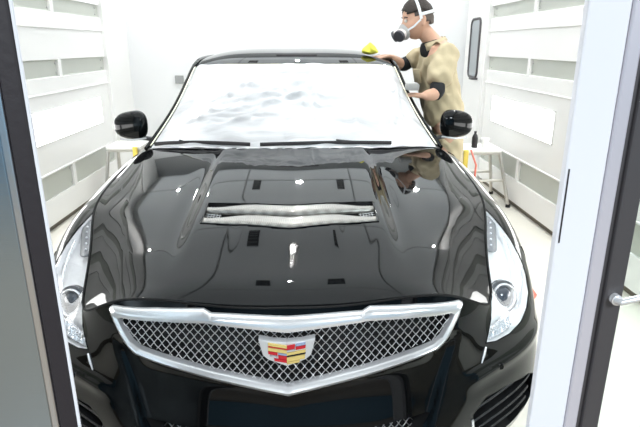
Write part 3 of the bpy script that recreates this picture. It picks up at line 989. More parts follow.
# mirrors
for sg in (1, -1):
    mr = empty('side_mirror', (sg*.96, 3.12-3.6, .95)); mr.parent = car
    bm = bmesh.new()
    bmesh.ops.create_uvsphere(bm, u_segments=32, v_segments=20, radius=1)
    for v in bm.verts:
        x, y, z = v.co
        X = .100*math.copysign(abs(x)**.72, x); Y = .058*math.copysign(abs(y)**.8, y); Z = .080*math.copysign(abs(z)**.75, z)
        if Y > .018: Y = .018                               # flat glass side to the rear
        Z *= 1-.16*(X/.100)                                 # taper to the outer end
        Z -= .004*(X/.100)
        Y -= .022*(1-(X/.100)**2)*0+ -.020*(X/.100)
        v.co = (sg*(.945+X), 3.12+Y, 1.040+Z)
    if sg < 0: bmesh.ops.reverse_faces(bm, faces=bm.faces[:])
    finish(bm, 'mirror_shell', M['paint'], mr, angle=50)
    bm = BM(); add_prism(bm, [(sg*.87, .985), (sg*1.02, .985), (sg*1.03, 1.04), (sg*1.015, 1.085), (sg*.875, 1.09)], 3.141, 3.146, 'XZ', .002)
    finish(bm, 'mirror_glass', M['chrome'], mr, smooth=False)
    bm = BM(); add_tube(bm, [(sg*.80, 3.12, .955), (sg*.85, 3.12, .962), (sg*.93, 3.12, .975)], [.03, .024, .026], 12, squash=(.5, 1.2)); finish(bm, 'mirror_arm', M['trimblack'], mr)
    bm = BM(); add_tube(bm, [(sg*.855, 3.09, .970), (sg*.93, 3.07, .962), (sg*1.00, 3.075, .968)], .006, 8); finish(bm, 'mirror_strip', M['chrome'], mr, label='bright lower edge')

# wheels, sills, underbody
def wheel(name, x, y, sg):
    w = empty(name, (x, y-3.6, WZ)); w.parent = car
    ax = lambda prof, n=40: prof
    bm = BM(); add_lathe(bm, [(.24, -.11), (.30, -.122), (.328, -.105), (.335, -.07), (.335, .07), (.328, .105), (.30, .122), (.24, .11)], (x, y, WZ), 'X', 48, True)
    finish(bm, 'tire', M['tyre'], w)
    bm = BM(); add_lathe(bm, [(.24, -.10), (.245, -.09), (.225, -.07), (.225, .08), (.245, .10), (.236, .105), (.222, .09)], (x, y, WZ), 'X', 48, True)
    add_lathe(bm, [(.0001, .095), (.03, .095), (.035, .07), (.035, .0), (.0001, 0)] if sg > 0 else [(.0001, -.095), (.03, -.095), (.035, -.07), (.035, .0), (.0001, 0)], (x, y, WZ), 'X', 24)
    for k in range(10):
        a = 2*PI*k/10
        for d in (-.05, .05):
            add_tube(bm, [(x+sg*.085, y+.03*math.cos(a), WZ+.03*math.sin(a)), (x+sg*.088, y+.23*math.cos(a+d), WZ+.23*math.sin(a+d))], [.014, .009], 6)
    finish(bm, 'wheel_rim', M['rim'], w, angle=40)
for sg in (1, -1):
    wheel('front_wheel', sg*.775, WF, sg); wheel('rear_wheel', sg*.775, WR, sg)
for sg in (1, -1):
    for yc in (WF, WR):
        bm = BM(); add_lathe(bm, [(.382, -.02), (.40, -.24), (.382, -.24)], (0, 0, 0), 'X', 40)
        for v in list(bm.verts):
            v.co = Vector((sg*(.905+v.co.x), yc+v.co.y, max(.17, WZ+v.co.z)))
        bmesh.ops.recalc_face_normals(bm, faces=bm.faces[:]); finish(bm, 'wheel_arch_liner', M['trimblack'], car, angle=60)
bm = BM(); add_box(bm, (-.52, 1.40, .17), (.52, 5.75, .30), .03); add_box(bm, (-.86, 2.52, .175), (.86, 4.42, .26), .02)
finish(bm, 'underbody', M['trimblack'], car)
# ------------------------------------------------------------------ masking on the glass
rng = np.random.RandomState(3)
FN, FM = 70, 110
U_ = np.linspace(.0, .785, FN); V_ = np.linspace(-.708, .708, FM)
P = np.zeros((FN, FM, 3))
for j, v in enumerate(V_):
    G = np.array([gp(u, abs(v), .004) for u in U_]); G[:, 0] *= (1 if v >= 0 else -1)
    P[:, j] = G
X, T = np.meshgrid(V_, U_)
# long folds: fanning from the lower right, sweeping from the upper right to the lower left, plus vertical pulls on the right
def fold(ax, ay, bx, by, w, h):
    dx, dy = bx-ax, by-ay; L = math.hypot(dx, dy); nx, ny = -dy/L, dx/L
    s = ((X-ax)*dx+(T-ay)*dy)/L/L; d = (X-ax)*nx+(T-ay)*ny
    d = d+.018*np.sin(s*5+ax*9)
    return h*np.exp(-(d/w)**2)*sstep(s/.18)*sstep((1-s)/.18)
Z = np.zeros_like(X)
for k in range(16):
    a = rng.uniform(-.66, -.1); Z += fold(a, rng.uniform(.05, .6), a+rng.uniform(.3, .8), 0+rng.uniform(.3, .78), rng.uniform(.006, .016), rng.uniform(.003, .010))
for k in range(22):
    bx = rng.uniform(.0, .66); Z += fold(bx+rng.uniform(-.25, .0), rng.uniform(.05, .3), bx, rng.uniform(.5, .78), rng.uniform(.006, .014), rng.uniform(.003, .008))
for k in range(14):
    Z += fold(-.66+rng.uniform(0, .15), rng.uniform(.05, .5), rng.uniform(-.1, .5), rng.uniform(.1, .7), rng.uniform(.005, .012), rng.uniform(.002, .006))
Z += .003*np.sin(X*31+T*17)*np.sin(T*23-X*9)+.004*np.sin(X*9-T*7)
edge_w = sstep((.708-abs(X))/.05)*sstep((.80-T)/.04)*sstep((T-.0)/.02)
Z = np.maximum(Z+.004, 0)*1.5
P[..., 2] += (Z+.006)*edge_w; P[..., 1] -= Z*edge_w*.6
hem = []                                    # loose hem lying over the rear edge of the bonnet
for q in (1., .66, .33):
    r = P[0].copy(); wv = 1-.25*np.sin(V_*11+1)-.2*np.sin(V_*27)
    r[:, 1] -= .058*q*wv*(1-(abs(V_)/.71)**4); r[:, 2] += (.016*math.sin(q*2.4)+.004*q+.003*np.sin(V_*60+q*3))*(1-(abs(V_)/.71)**4)
    hem.append(r)
P = np.concatenate([np.array(hem), P])
bm = BM(); add_grid(bm, P); bmesh.ops.recalc_face_normals(bm, faces=bm.faces[:])
film = finish(bm, 'masking_film', M['film'], None, angle=180)
tag(film, 'crinkled white translucent masking film stretched over the windscreen', 'plastic sheet')
bm = BM()
def strip(path, w, dirs):
    A = []
    for p, d in zip(path, dirs): A.append([tuple(Vector(p)-Vector(d)*w/2), tuple(p), tuple(Vector(p)+Vector(d)*w/2)])
    add_grid(bm, A)
top = [gp(.786, abs(v), .008)*np.array([1 if v >= 0 else -1, 1, 1]) for v in np.linspace(-.69, .69, 40)]
strip(top, .010, [(0, .9, .42)]*40)
for sg in (1, -1):
    pth = [gp(u, .708, .010)*np.array([sg, 1, 1]) for u in np.linspace(.02, .785, 30)]
    strip(pth, .010, [(sg, 0, -.3)]*30)
bmesh.ops.recalc_face_normals(bm, faces=bm.faces[:])
tp = finish(bm, 'masking_tape', M['tape'], None, angle=180); solidify(tp, .0008, 0)
tag(tp, 'thin yellow masking tape edging the film along roof and pillars', 'tape')
# ------------------------------------------------------------------ the spray booth and the workshop it opens into
B = {}
B['wall'] = mat('white_enamel_wall', (.89, .885, .87), .25, spec=.5, bump=(3, .02))
B['rearwall'] = mat('white_rear_wall', (.80, .81, .82), .4, bump=(3, .02))
B['ceil'] = mat('white_filter_ceiling', (.86, .88, .88), .85, bump=(150, .3))
B['floor'] = mat('cream_floor', (.86, .83, .75), .45, vary=(3, .07), bump=(30, .06))
B['strip'] = mat('grey_glass_strip', (.50, .52, .47), .3, spec=.4, vary=(2, .08))
B['slot'] = mat('dark_floor_slot', (.16, .14, .11), .7, vary=(6, .2))
B['bolt'] = mat('zinc_bolt', (.6, .6, .6), .3, metal=1.)
B['grey'] = mat('grey_panel', (.30, .31, .31), .5)
B['tbar'] = mat('ceiling_bar', (.72, .74, .74), .5)
B['lamp'] = mat('lamp_diffuser', (.9, .9, .9), .4, emit=(1, .99, .97), emit_s=4.)
B['spot'] = mat('spot_diffuser', (.9, .9, .9), .4, emit=(1, .99, .97), emit_s=900.)
B['wlight'] = mat('wall_light_diffuser', (.9, .9, .9), .3, emit=(1, 1, .98), emit_s=6.)
B['steel'] = mat('brushed_steel_door', (.50, .60, .68), .3, metal=1., aniso=.6, bump=(40, .06, (.3, .3, 12)))
B['edge'] = mat('bright_door_edge', (.75, .77, .80), .28, metal=1., bump=(30, .05))
B['gask'] = mat('black_door_gasket', (.022, .018, .022), .55, bump=(60, .1))
B['whitedoor'] = mat('white_door_stile', (.80, .81, .86), .35)
B['lilac'] = mat('pale_aluminium_trim', (.62, .60, .66), .35, metal=.3)
B['dark'] = mat('dark_grey_profile', (.085, .08, .085), .45, metal=.3)
B['shopwall'] = mat('workshop_blue_wall', (.11, .25, .36), .6, vary=(2, .1))
B['shopfloor'] = mat('workshop_brown_floor', (.20, .155, .11), .4, vary=(2, .15))
B['shopceil'] = mat('workshop_ceiling', (.30, .32, .34), .8)
B['bench'] = mat('workshop_dark_cabinet', (.06, .05, .05), .5)
B['doorglass'] = mat('grey_door_glass', (.33, .36, .38), .08, spec=.6)
B['yellow'] = mat('yellow_plastic', (.85, .66, .12), .45)
B['alu'] = mat('stand_aluminium', (.62, .60, .56), .35, metal=.8)
B['whitetop'] = mat('white_step_top', (.9, .9, .87), .5)

HX, YB, YF, ZC = 2.03, 6.72, .93, 2.85      # half width, back wall, front wall, ceiling height
PEND = 5.92                                 # where the panelled side walls end
def st(bm, name, m, parent=None, **k):
    o = finish(bm, name, m, parent, smooth=k.pop('smooth', False), **k)
    if parent is None: o['kind'] = 'structure'
    return o
bm = BM(); add_box(bm, (-HX-.12, .93, -.06), (HX+.12, YB+.1, 0)); st(bm, 'floor', B['floor'])
bm = BM(); add_box(bm, (-6, -5, -.06), (6, .93, 0)); st(bm, 'floor_workshop', B['shopfloor'])
bm = BM(); add_box(bm, (-HX-.2, YF, ZC), (HX+.2, YB+.1, ZC+.1)); st(bm, 'ceiling', B['ceil'])
bm = BM(); add_box(bm, (-HX-.12, YB, 0), (HX+.12, YB+.1, ZC)); wb = st(bm, 'wall_back', B['rearwall'])

BANDS = [(.27, .46), (1.228, 1.364), (1.747, 1.866), (2.26, 2.39)]
POSTS = [2.45, 3.62, 4.80]
def side_wall(sg):
    nm = 'wall_right' if sg > 0 else 'wall_left'
    X0 = sg*HX; X1 = sg*(HX+.06)
    bm = BM(); zs = [.055]+[z for b in BANDS for z in b]+[ZC]
    for k in range(0, len(zs), 2):
        add_box(bm, (X0, YF, zs[k]), (X1, PEND, zs[k+1]), .004)
    for y in POSTS:                                      # uprights across every band
        for b in BANDS: add_box(bm, (X0-sg*.004, y-.028, b[0]-.01), (X1, y+.028, b[1]+.01), .004)
    add_box(bm, (X0-sg*.035, PEND-.03, 0), (X1, PEND+.03, ZC), .006)     # end post
    # slim ledges that catch the light
    for z in (1.62, 1.10, .475, 2.13): add_box(bm, (X0-sg*.010, YF, z-.008), (X0+sg*.01, PEND, z+.008), .004)
    add_box(bm, (sg*(HX+.0), PEND, 0), (sg*(HX+.10), YB, ZC))     # plain rear part
    w = st(bm, nm, B['wall'])
    bm = BM(); add_box(bm, (sg*(HX+.035), YF, 0), (sg*(HX+.06), PEND, .056)); st(bm, 'floor_slot', B['slot'], w, label='dark slot along the foot of the wall')
    ys = [YF]+POSTS+[PEND]
    for b in BANDS:
        for a, c in zip(ys[:-1], ys[1:]):
            bm = BM(); add_box(bm, (sg*(HX+.018), a+.02, b[0]-.004), (sg*(HX+.030), c-.02, b[1]+.004)); st(bm, 'glass_strip', B['strip'], w, label='grey glass strip')
        for y in POSTS+[PEND-.06]:
            for dy in (-.05, .05):
                if y > 5 and dy > 0: continue
                for z in (b[0]+.03, b[1]-.03):
                    bm = BM(); add_lathe(bm, [(.009, 0), (.009, .006), (.004, .009), (.0001, .009)] if sg < 0 else [(.009, 0), (.009, -.006), (.004, -.009), (.0001, -.009)], (X0+sg*.018, y+dy, z), 'X', 10)
                    if sg > 0 or True: st(bm, 'bolt', B['bolt'], w)
    return w
WL, WR_ = side_wall(-1), side_wall(1)
# lit diffuser panels set in the side walls
for sg in (-1, 1):
    for i, (y0, y1) in enumerate(((4.18, 5.62), (2.55, 3.95), (1.1, 2.35))):
        root = empty('wall_light', (sg*(HX-.004), (y0+y1)/2, .73),
              ('%s white lit diffuser low on the %s booth wall, %s' % ('long', 'left' if sg < 0 else 'right', ('beyond the car mirror', 'beside the car doors', 'beside the car front')[i])), 'wall light', 'diffusers in the booth side walls')
        bm = BM(); add_box(bm, (sg*(HX-.006), y0, .725), (sg*(HX-.001), y1, .975), .002); finish(bm, 'diffuser', B['wlight'], root, smooth=False)
        bm = BM()
        for a, b_ in (((y0-.01, .715), (y1+.01, .725)), ((y0-.01, .975), (y1+.01, .985))): add_box(bm, (sg*(HX-.008), a[0], a[1]), (sg*(HX-.0005), b_[0], b_[1]), .001)
        for a in (y0-.01, y1): add_box(bm, (sg*(HX-.008), a, .7152), (sg*(HX-.0005), a+.01, .9848), .001)
        finish(bm, 'light_frame', B['wall'], root, smooth=False)

# personnel door in the right wall behind the panels
bm = BM(); X = HX
add_box(bm, (X-.03, PEND+.06, 0), (X-.001, YB-.05, 2.05), .008); d1 = st(bm, 'door_1', B['wall'])
def rrect(y0, y1, z0, z1, r, n=6):
    out = []
    for cy, cz, a0 in ((y1-r, z1-r, 0), (y0+r, z1-r, 90), (y0+r, z0+r, 180), (y1-r, z0+r, 270)):
        for k in range(n+1):
            a = math.radians(a0+90*k/n); out.append((cy+r*math.cos(a), cz+r*math.sin(a)))
    return out
bm = BM(); add_prism(bm, rrect(6.14, 6.44, 1.14, 1.75, .06), X-.036, X-.031, 'YZ'); st(bm, 'door_window', B['doorglass'], d1, label='grey glass pane')
bm = BM(); add_tube(bm, [(X-.036, y, z) for y, z in rrect(6.13, 6.45, 1.13, 1.76, .065)], .014, 8, closed=True); st(bm, 'window_gasket', B['dark'], d1, smooth=True)
bm = BM(); add_tube(bm, [(X-.03, 6.11, 1.12), (X-.09, 6.11, 1.12), (X-.09, 6.20, 1.12)], .012, 8); st(bm, 'door_handle', B['dark'], d1, smooth=True)
bm = BM(); add_box(bm, (X-.034, PEND+.06, 2.06), (X-.001, YB-.03, 2.10), .004); st(bm, 'trim_1', B['wall'])

# small socket box on the back wall by the left pillar
bm = BM(); add_box(bm, (-1.50, YB-.03, 1.035), (-1.40, YB-.001, 1.13), .006)
so = finish(bm, 'wall_socket', B['grey'], None, smooth=False); tag(so, 'small square grey socket box on the rear wall, left of the car roof', 'socket')

# ceiling: thin grid bars
for i, y in enumerate((2.2, 4.1, 6.0)):
    bm = BM(); add_box(bm, (-HX, y-.008, ZC-.012), (HX, y+.008, ZC+.01)); st(bm, 'trim_%d' % (i+2), B['tbar'])
for i, x in enumerate((-.70, .70)):
    bm = BM(); add_box(bm, (x-.006, YF, ZC-.014), (x+.012, YB, ZC+.01)); st(bm, 'trim_%d' % (i+12), B['tbar'])
bm = BM(); add_box(bm, (-HX+.01, YB-.02, 2.25), (HX-.01, YB-.001, ZC-.02), .004); st(bm, 'reflection_panel', B['grey'], wb, label='added grey panel high on the wall, dimming the bonnet reflection')  # added out of view so the rear bonnet reflects something darker than wall
bm = BM(); add_box(bm, (-.30, YB-.03, 2.45), (.24, YB-.021, 2.7), .004); st(bm, 'wall_hatch', B['dark'], wb)
# dark louvred vents in the ceiling, in two rows
for i, (x, y) in enumerate([(sx*x_, y) for x_, y in ((.33, 2.72), (.40, 3.55), (.47, 4.75), (.54, 5.8)) for sx in (-1, 1)]):
    r = empty('ceiling_vent', (x, y, ZC), 'small dark louvred vent in the booth ceiling, %s row, %s side' % (('first', 'second', 'third', 'last')[i//2], ('left', 'right')[i % 2]), 'vent', 'louvred vents in the booth ceiling')
    bm = BM(); add_box(bm, (x-.05, y-.18, ZC-.020), (x+.05, y+.18, ZC-.001), .003); finish(bm, 'vent_frame', B['dark'], r, smooth=False)
    for k in range(5):
        bm = BM(); add_box(bm, (x-.040, y-.155+.066*k, ZC-.026), (x+.040, y-.115+.066*k, ZC-.019), .002); finish(bm, 'louvre', B['grey'], r, smooth=False)

# front wall of the booth with the opening the photographer looks through
FY0, FY1 = .83, .93
def L(bm, name, m, parent=None, label=None): return st(bm, name, B[m], parent, label=label)
bm = BM(); add_box(bm, (-HX-.15, FY0+.02, 2.35), (HX+.15, FY1, 3.2)); st(bm, 'wall_front', B['whitedoor'])
for sg, nm in ((-1, 'wall_workshop_left'), (1, 'wall_workshop_right')):
    bm = BM(); add_box(bm, (sg*(HX+.05), FY0+.02, 0), (sg*6, FY1, 3.2)); st(bm, nm, B['shopwall'])
# left leaf: brushed steel
bm = BM(); add_box(bm, (-HX-.04, .85, .01), (-.427, .862, 2.34), .002); dl = L(bm, 'door_2', 'steel')
bm = BM(); add_box(bm, (-.427, .848, .01), (-.413, .862, 2.34), .003); L(bm, 'door_edge', 'edge', dl, 'bright metal edge')
bm = BM(); add_box(bm, (-.413, .850, .01), (-.381, .860, 2.34), .004); L(bm, 'door_gasket', 'gask', dl, 'black rubber gasket')
bm = BM(); add_box(bm, (-.381, .853, .01), (-.3755, .857, 2.34), .001); L(bm, 'door_lip', 'whitedoor', dl, 'thin white lip')
# right leaf: white stile, pale trim, dark profile and a glazed pane
bm = BM(); add_box(bm, (.481, .85, .01), (.549, .866, 2.34), .003); dr = L(bm, 'door_3', 'whitedoor')
bm = BM(); add_box(bm, (.4862, .8485, 1.155), (.4885, .8502, 1.285), .0003); L(bm, 'seal_strip', 'gask', dr, 'short dark seal on the edge')
bm = BM(); add_box(bm, (.549, .846, .01), (.572, .866, 2.34), .003); L(bm, 'door_trim', 'lilac', dr, 'pale metal trim')
bm = BM(); add_box(bm, (.572, .850, .01), (.580, .866, 2.34), .001); add_box(bm, (.580, .842, .01), (.613, .880, 2.34), .004); L(bm, 'door_profile', 'dark', dr, 'dark grey metal profile')
bm = BM(); add_box(bm, (.612, .87, .01), (HX+.04, .876, 2.34)); L(bm, 'door_pane', 'x', dr) if False else st(bm, 'door_pane', M['glass'], dr, label='clear glass pane')
bm = BM(); add_tube(bm, [(.592, .840, 1.052), (.60, .825, 1.052), (.64, .825, 1.062), (.66, .825, 1.05)], .006, 10); add_lathe(bm, [(.010, -.006), (.010, .004), (.0001, .006)], (.598, .838, 1.052), 'Y', 16)
st(bm, 'door_latch', M['chrome'], dr, smooth=True)
# workshop shell
bm = BM(); add_box(bm, (-6, -5.1, 0), (6, -5, 3.2)); st(bm, 'wall_workshop_rear', B['shopwall'])
for sg, nm in ((-1, 'wall_workshop_far_left'), (1, 'wall_workshop_far_right')):
    bm = BM(); add_box(bm, (sg*6, -5.1, 0), (sg*6.1, .93, 3.2)); st(bm, nm, B['shopwall'])
bm = BM(); add_box(bm, (-6.1, -5.1, 3.2), (6.1, .93, 3.3)); st(bm, 'ceiling_workshop', B['shopceil'])
# ------------------------------------------------------------------ step stands
def step_stand(sx, cx, yo, hw, splay, label):
    root = empty('step_stand', (cx, 5.05+yo, 0), label, 'step stand', 'folding step stands at the booth walls')
    bm = BM(); add_box(bm, (cx-hw, 4.90+yo, .515), (cx+hw, 5.22+yo, .545), .006); finish(bm, 'platform', B['whitetop'], root, smooth=False)
    bm = BM(); add_box(bm, (cx-hw+.005, 4.905+yo, .49), (cx+hw-.005, 5.215+yo, .516), .004); finish(bm, 'platform_frame', B['alu'], root, smooth=False)
    for ox in (1, -1):
        for y0, y1 in ((4.92+yo, 4.82+yo), (5.20+yo, 5.30+yo)):
            fx = cx+sx*ox*(splay if ox > 0 else hw+.02)
            bm = BM(); add_tube(bm, [(cx+sx*ox*(hw-.012), y0, .50), (fx, y1, .012)], .017, 10); finish(bm, 'leg', B['alu'], root)
            bm = BM(); add_tube(bm, [(fx, y1, .03), (fx, y1, 0)], .022, 10); finish(bm, 'foot', M['rubber'], root)
    for y0 in (4.87+yo, 5.25+yo):
        bm = BM(); add_tube(bm, [(cx-sx*(hw+.004), y0, .25), (cx+sx*((hw+splay)/2), y0, .25)], .013, 8); finish(bm, 'crossbar', B['alu'], root)
    bm = BM(); add_box(bm, (cx-sx*(hw-.045)-.022, 4.868+yo, .20), (cx-sx*(hw-.045)+.022, 4.898+yo, .545), .008); finish(bm, 'rail', B['yellow'], root, label='yellow rail')
    return root
step_stand(-1, -1.70, .27, .165, .19, 'white-topped folding step stand by the left wall, behind the left mirror')
step_stand(1, 1.72, .02, .195, .275, 'white-topped step stand with yellow rail by the right wall, carrying bottle and cup')
bm = BM(); add_lathe(bm, [(.0001, .545), (.026, .545), (.028, .55), (.028, .64), (.020, .665), (.012, .675), (.012, .70), (.0001, .70)], (1.68, 5.02, .001), 'Z', 20)
tag(finish(bm, 'bottle', M['rubber'], None), 'dark slim bottle on the right-hand step stand', 'bottle')
bm = BM(); add_lathe(bm, [(.0001, .545), (.030, .545), (.040, .63), (.0375, .63), (.028, .55), (.0001, .55)], (1.79, 5.05, .001), 'Z', 24)
tag(finish(bm, 'cup', B['whitetop'], None), 'small white cup beside the bottle on the right-hand step stand', 'cup')
bm = BM(); add_tube(bm, [(1.60, 4.86, .552), (1.64, 4.80, .42), (1.62, 4.76, .2), (1.60, 4.70, .011), (1.50, 4.2, .011), (1.46, 3.6, .011), (1.49, 3.15, .011), (1.47, 2.95, .011), (1.36, 2.80, .011), (1.15, 2.72, .011)], .009, 8)
tag(finish(bm, 'air_hose', mat('red_hose', (.80, .22, .16), .4)), 'thin red hose from the step stand along the pale floor beside the car', 'hose')

# ------------------------------------------------------------------ the worker
P_ = {}
P_['skin'] = mat('skin', (.62, .37, .26), .5, vary=(6, .08))
P_['hair'] = mat('hair_dark_brown', (.025, .016, .012), .6, bump=(160, .6))
P_['hairside'] = mat('hair_cropped', (.10, .08, .07), .8, bump=(200, .5))
P_['coat'] = mat('beige_work_shirt', (.52, .44, .29), .85, bump=(14, .5), vary=(5, .08))
P_['black'] = mat('black_undershirt', (.012, .013, .016), .8)
P_['maskgrey'] = mat('respirator_rubber', (.42, .42, .42), .5)
P_['maskpink'] = mat('respirator_filter_white', (.75, .70, .68), .6)
P_['cap'] = mat('respirator_cap_dark', (.05, .05, .06), .4)
P_['strap'] = mat('strap_white', (.78, .80, .83), .7)
P_['shoe'] = mat('dark_shoe', (.03, .03, .035), .5)
P_['cloth'] = mat('yellow_cloth', (.82, .78, .10), .8, bump=(40, .3))
man = empty('person', (1.12, 3.62, 0), 'person in beige work clothes and respirator leaning over the car roof and wiping it', 'person')

def skinned(chains, name=None, sub=2):
    """list of (points, radii) sharing coincident joints -> evaluated mesh"""
    verts, radii, edges, idx = [], [], [], {}
    for pts, rr in chains:
        prev = None
        for p, r in zip(pts, rr):
            k = tuple(round(c, 4) for c in p)
            if k not in idx: idx[k] = len(verts); verts.append(p); radii.append(r)
            i = idx[k]
            if prev is not None and prev != i: edges.append((prev, i))
            prev = i
    me = bpy.data.meshes.new('tmp'); me.from_pydata(verts, edges, [])
    o = bpy.data.objects.new('tmp', me); COL.objects.link(o)
    m = o.modifiers.new('s', 'SKIN'); m.use_smooth_shade = True
    sv = me.skin_vertices[0].data
    for i, r in enumerate(radii):
        sv[i].radius = r if isinstance(r, (tuple, list)) else (r, r)
    sv[0].use_root = True
    s = o.modifiers.new('d', 'SUBSURF'); s.levels = sub; s.render_levels = sub
    dg = bpy.context.evaluated_depsgraph_get(); dg.update()
    out = bpy.data.meshes.new_from_object(o.evaluated_get(dg))
    bpy.data.objects.remove(o); bpy.data.meshes.remove(me)
    return out
def fuse(meshes, vox):
    bm = bmesh.new()
    for m_ in meshes:
        if isinstance(m_, bmesh.types.BMesh):
            merge(bm, m_)
        else: bm.from_mesh(m_)
    me = bpy.data.meshes.new('tmp2'); bm.to_mesh(me); bm.free()
    o = bpy.data.objects.new('tmp2', me); COL.objects.link(o)
    r = o.modifiers.new('r', 'REMESH'); r.mode = 'VOXEL'; r.voxel_size = vox; r.use_smooth_shade = True
    s = o.modifiers.new('sm', 'SMOOTH'); s.factor = .5; s.iterations = 2
    dg = bpy.context.evaluated_depsgraph_get(); dg.update()
    out = bpy.data.meshes.new_from_object(o.evaluated_get(dg)); bpy.data.objects.remove(o)
    return out

# joints (world): he faces -x, left side of his body is nearer the camera
hipL, hipR = (1.03, 3.56, .93), (1.03, 3.74, .93)
pel = (1.03, 3.65, .97); waist = (.985, 3.65, 1.10); chest = (.94, 3.65, 1.30); neckb = (.905, 3.64, 1.49); neckt = (.855, 3.635, 1.545)
shL, shR = (.935, 3.47, 1.43), (.93, 3.83, 1.43)
elL, wrL = (.875, 3.36, 1.19), (.775, 3.30, 1.185)
elR, wrR = (.745, 3.86, 1.345), (.63, 3.76, 1.405)
HEAD = Vector((.785, 3.625, 1.635))

def head_mesh():
    bm = bmesh.new(); bmesh.ops.create_uvsphere(bm, u_segments=40, v_segments=30, radius=1)
    for v in bm.verts:
        x, y, z = v.co                      # face towards -x
        X, Y, Z = x*.098, y*.076, z*.118
        if z < 0:                           # jaw: narrow and forward
            t = -z
            Y *= 1-.30*t*t; X = X*(1-.22*t)-.020*t
            if x > 0: X -= .045*t*x
        if x < -.55 and -.1 < z < .35: X += .010*math.exp(-((z-.12)/.14)**2)*(1 if abs(y) > .15 else .3)     # eye line
        g = math.exp(-(y/.16)**2)*math.exp(-((z+.10)/.15)**2)
        if x < -.4: X -= .024*g             # nose
        if x < -.4: X -= .007*math.exp(-(y/.35)**2)*math.exp(-((z+.52)/.07)**2)      # lips
        if x < -.3: X -= .008*math.exp(-(y/.4)**2)*math.exp(-((z+.85)/.12)**2)       # chin
        v.co = Vector((X, Y, Z))
    # ears
    for sg in (-1, 1):
        t = bmesh.new(); bmesh.ops.create_uvsphere(t, u_segments=14, v_segments=10, radius=1)
        for v in t.verts:
            r = math.hypot(v.co.x, v.co.z); d = -.3*(1-r) if v.co.y*sg > 0 else 0
            v.co = Vector((.018+v.co.x*.018+.006*v.co.z, sg*(.077+(abs(v.co.y)*sg*0)+v.co.y*sg*.010+d*.03), -.012+v.co.z*.033))
        merge(bm, t)
    R = Euler((0, math.radians(-14), math.radians(6))).to_matrix()
    for v in bm.verts: v.co = R @ v.co+HEAD
    return bm
HR_ = Euler((0, math.radians(-14), math.radians(6))).to_matrix()
def hp(x, y, z): return HR_ @ Vector((x, y, z))+HEAD

def hand(w, d, up, side, curl=.5, size=1.):
    """hand bones from wrist w along d; up is the back of the hand; thumb towards side"""
    w, d, up, side = Vector(w), Vector(d).normalized(), Vector(up).normalized(), Vector(side).normalized()
    out = [([tuple(w-d*.03), tuple(w), tuple(w+d*.045), tuple(w+d*.075)], [(.026, .022), (.026, .019), (.034, .016), (.036, .014)])]
    for k, (o, L_) in enumerate(((.030, .070), (.011, .080), (-.009, .075), (-.028, .058))):
        b = w+d*.062+side*o*.8; k1 = w+d*.090+side*o
        c = d; pts = [b, k1]; p = k1; ang = 0
        for s in (.45, .30, .25):
            ang += curl*.75; dd = (d*math.cos(ang)-up*math.sin(ang)); p = p+dd*L_*s; pts.append(p)
        out.append(([tuple(q) for q in pts], [.009, .0095, .0088, .008, .007]))
    t0 = w+d*.02+side*.018; t1 = w+d*.050+side*.048-up*.008; t2 = t1+(d*.8+side*.35-up*.3).normalized()*.032; t3 = t2+(d*.95-up*.35).normalized()*.026
    out.append(([tuple(t0), tuple(t1), tuple(t2), tuple(t3)], [.014, .012, .0105, .009]))
    return [skinned([c]) for c in out]

def mixp(a, b, t): return tuple(a[i]*(1-t)+b[i]*t for i in range(3))
body_core = skinned([
    ([pel, waist, chest, (.935, 3.645, 1.42), neckb, neckt, tuple(HEAD+Vector((.02, 0, -.04)))], [(.14, .105), (.13, .10), (.15, .11), (.13, .10), .062, .057, .055]),
    ([(.935, 3.645, 1.42), shL, mixp(shL, elL, .5), elL, mixp(elL, wrL, .3), wrL], [(.13, .10), .062, .05, .042, .043, .026]),
    ([(.935, 3.645, 1.42), shR, mixp(shR, elR, .5), elR, mixp(elR, wrR, .3), wrR], [(.13, .10), .062, .05, .042, .043, .026]),
    ([pel, hipL, (1.08, 3.55, .50), (1.14, 3.55, .10)], [(.14, .105), .09, .06, .045]),
    ([pel, hipR, (1.12, 3.76, .50), (1.18, 3.76, .10)], [(.14, .105), .09, .06, .045])])
hl_ = hand(wrL, (-.95, -.1, .10), (0, -.3, 1), (-.2, .9, .2), .55)
hr_ = hand(wrR, (-.93, -.30, .02), (.05, 0, 1), (-.2, -.9, .0), .22)
bd = fuse([body_core, head_mesh()]+hl_+hr_, .0075)
finish_mesh(bd, 'body', P_['skin'], man, angle=180)

# clothes
def cloth_obj(chains, name, m, vox=.011, wr=.006, seed=0, clip=None):
    me = fuse([skinned(chains)], vox)
    bm = bmesh.new(); bm.from_mesh(me)
    if clip:
        for co, no in clip:
            bmesh.ops.bisect_plane(bm, geom=bm.verts[:]+bm.edges[:]+bm.faces[:], plane_co=co, plane_no=no, clear_outer=True)
    bmesh.ops.recalc_face_normals(bm, faces=bm.faces[:])
    bm.normal_update()
    for v in bm.verts:
        p = v.co
        s = math.sin(p.z*58+p.x*37+p.y*21+seed)*math.sin(p.x*43-p.y*33+seed)+.6*math.sin(p.z*24-p.x*50+p.y*44)
        v.co = v.co+v.normal*wr*s
    o = finish(bm, name, m, man, angle=180)
    return o
shm = [
    ([(1.03, 3.65, .95), (1.00, 3.65, 1.05), (.965, 3.65, 1.18), (.935, 3.65, 1.32), (.920, 3.645, 1.43), (.912, 3.64, 1.485)],
     [(.165, .145), (.165, .145), (.17, .15), (.175, .15), (.145, .125), (.080, .080)]),
    ([(.920, 3.645, 1.43), shL, mixp(shL, elL, .4), mixp(shL, elL, .86)], [(.145, .125), .088, .090, .096]),
    ([(.920, 3.645, 1.43), shR, mixp(shR, elR, .4), mixp(shR, elR, .86)], [(.13, .105), .078, .076, .076])]
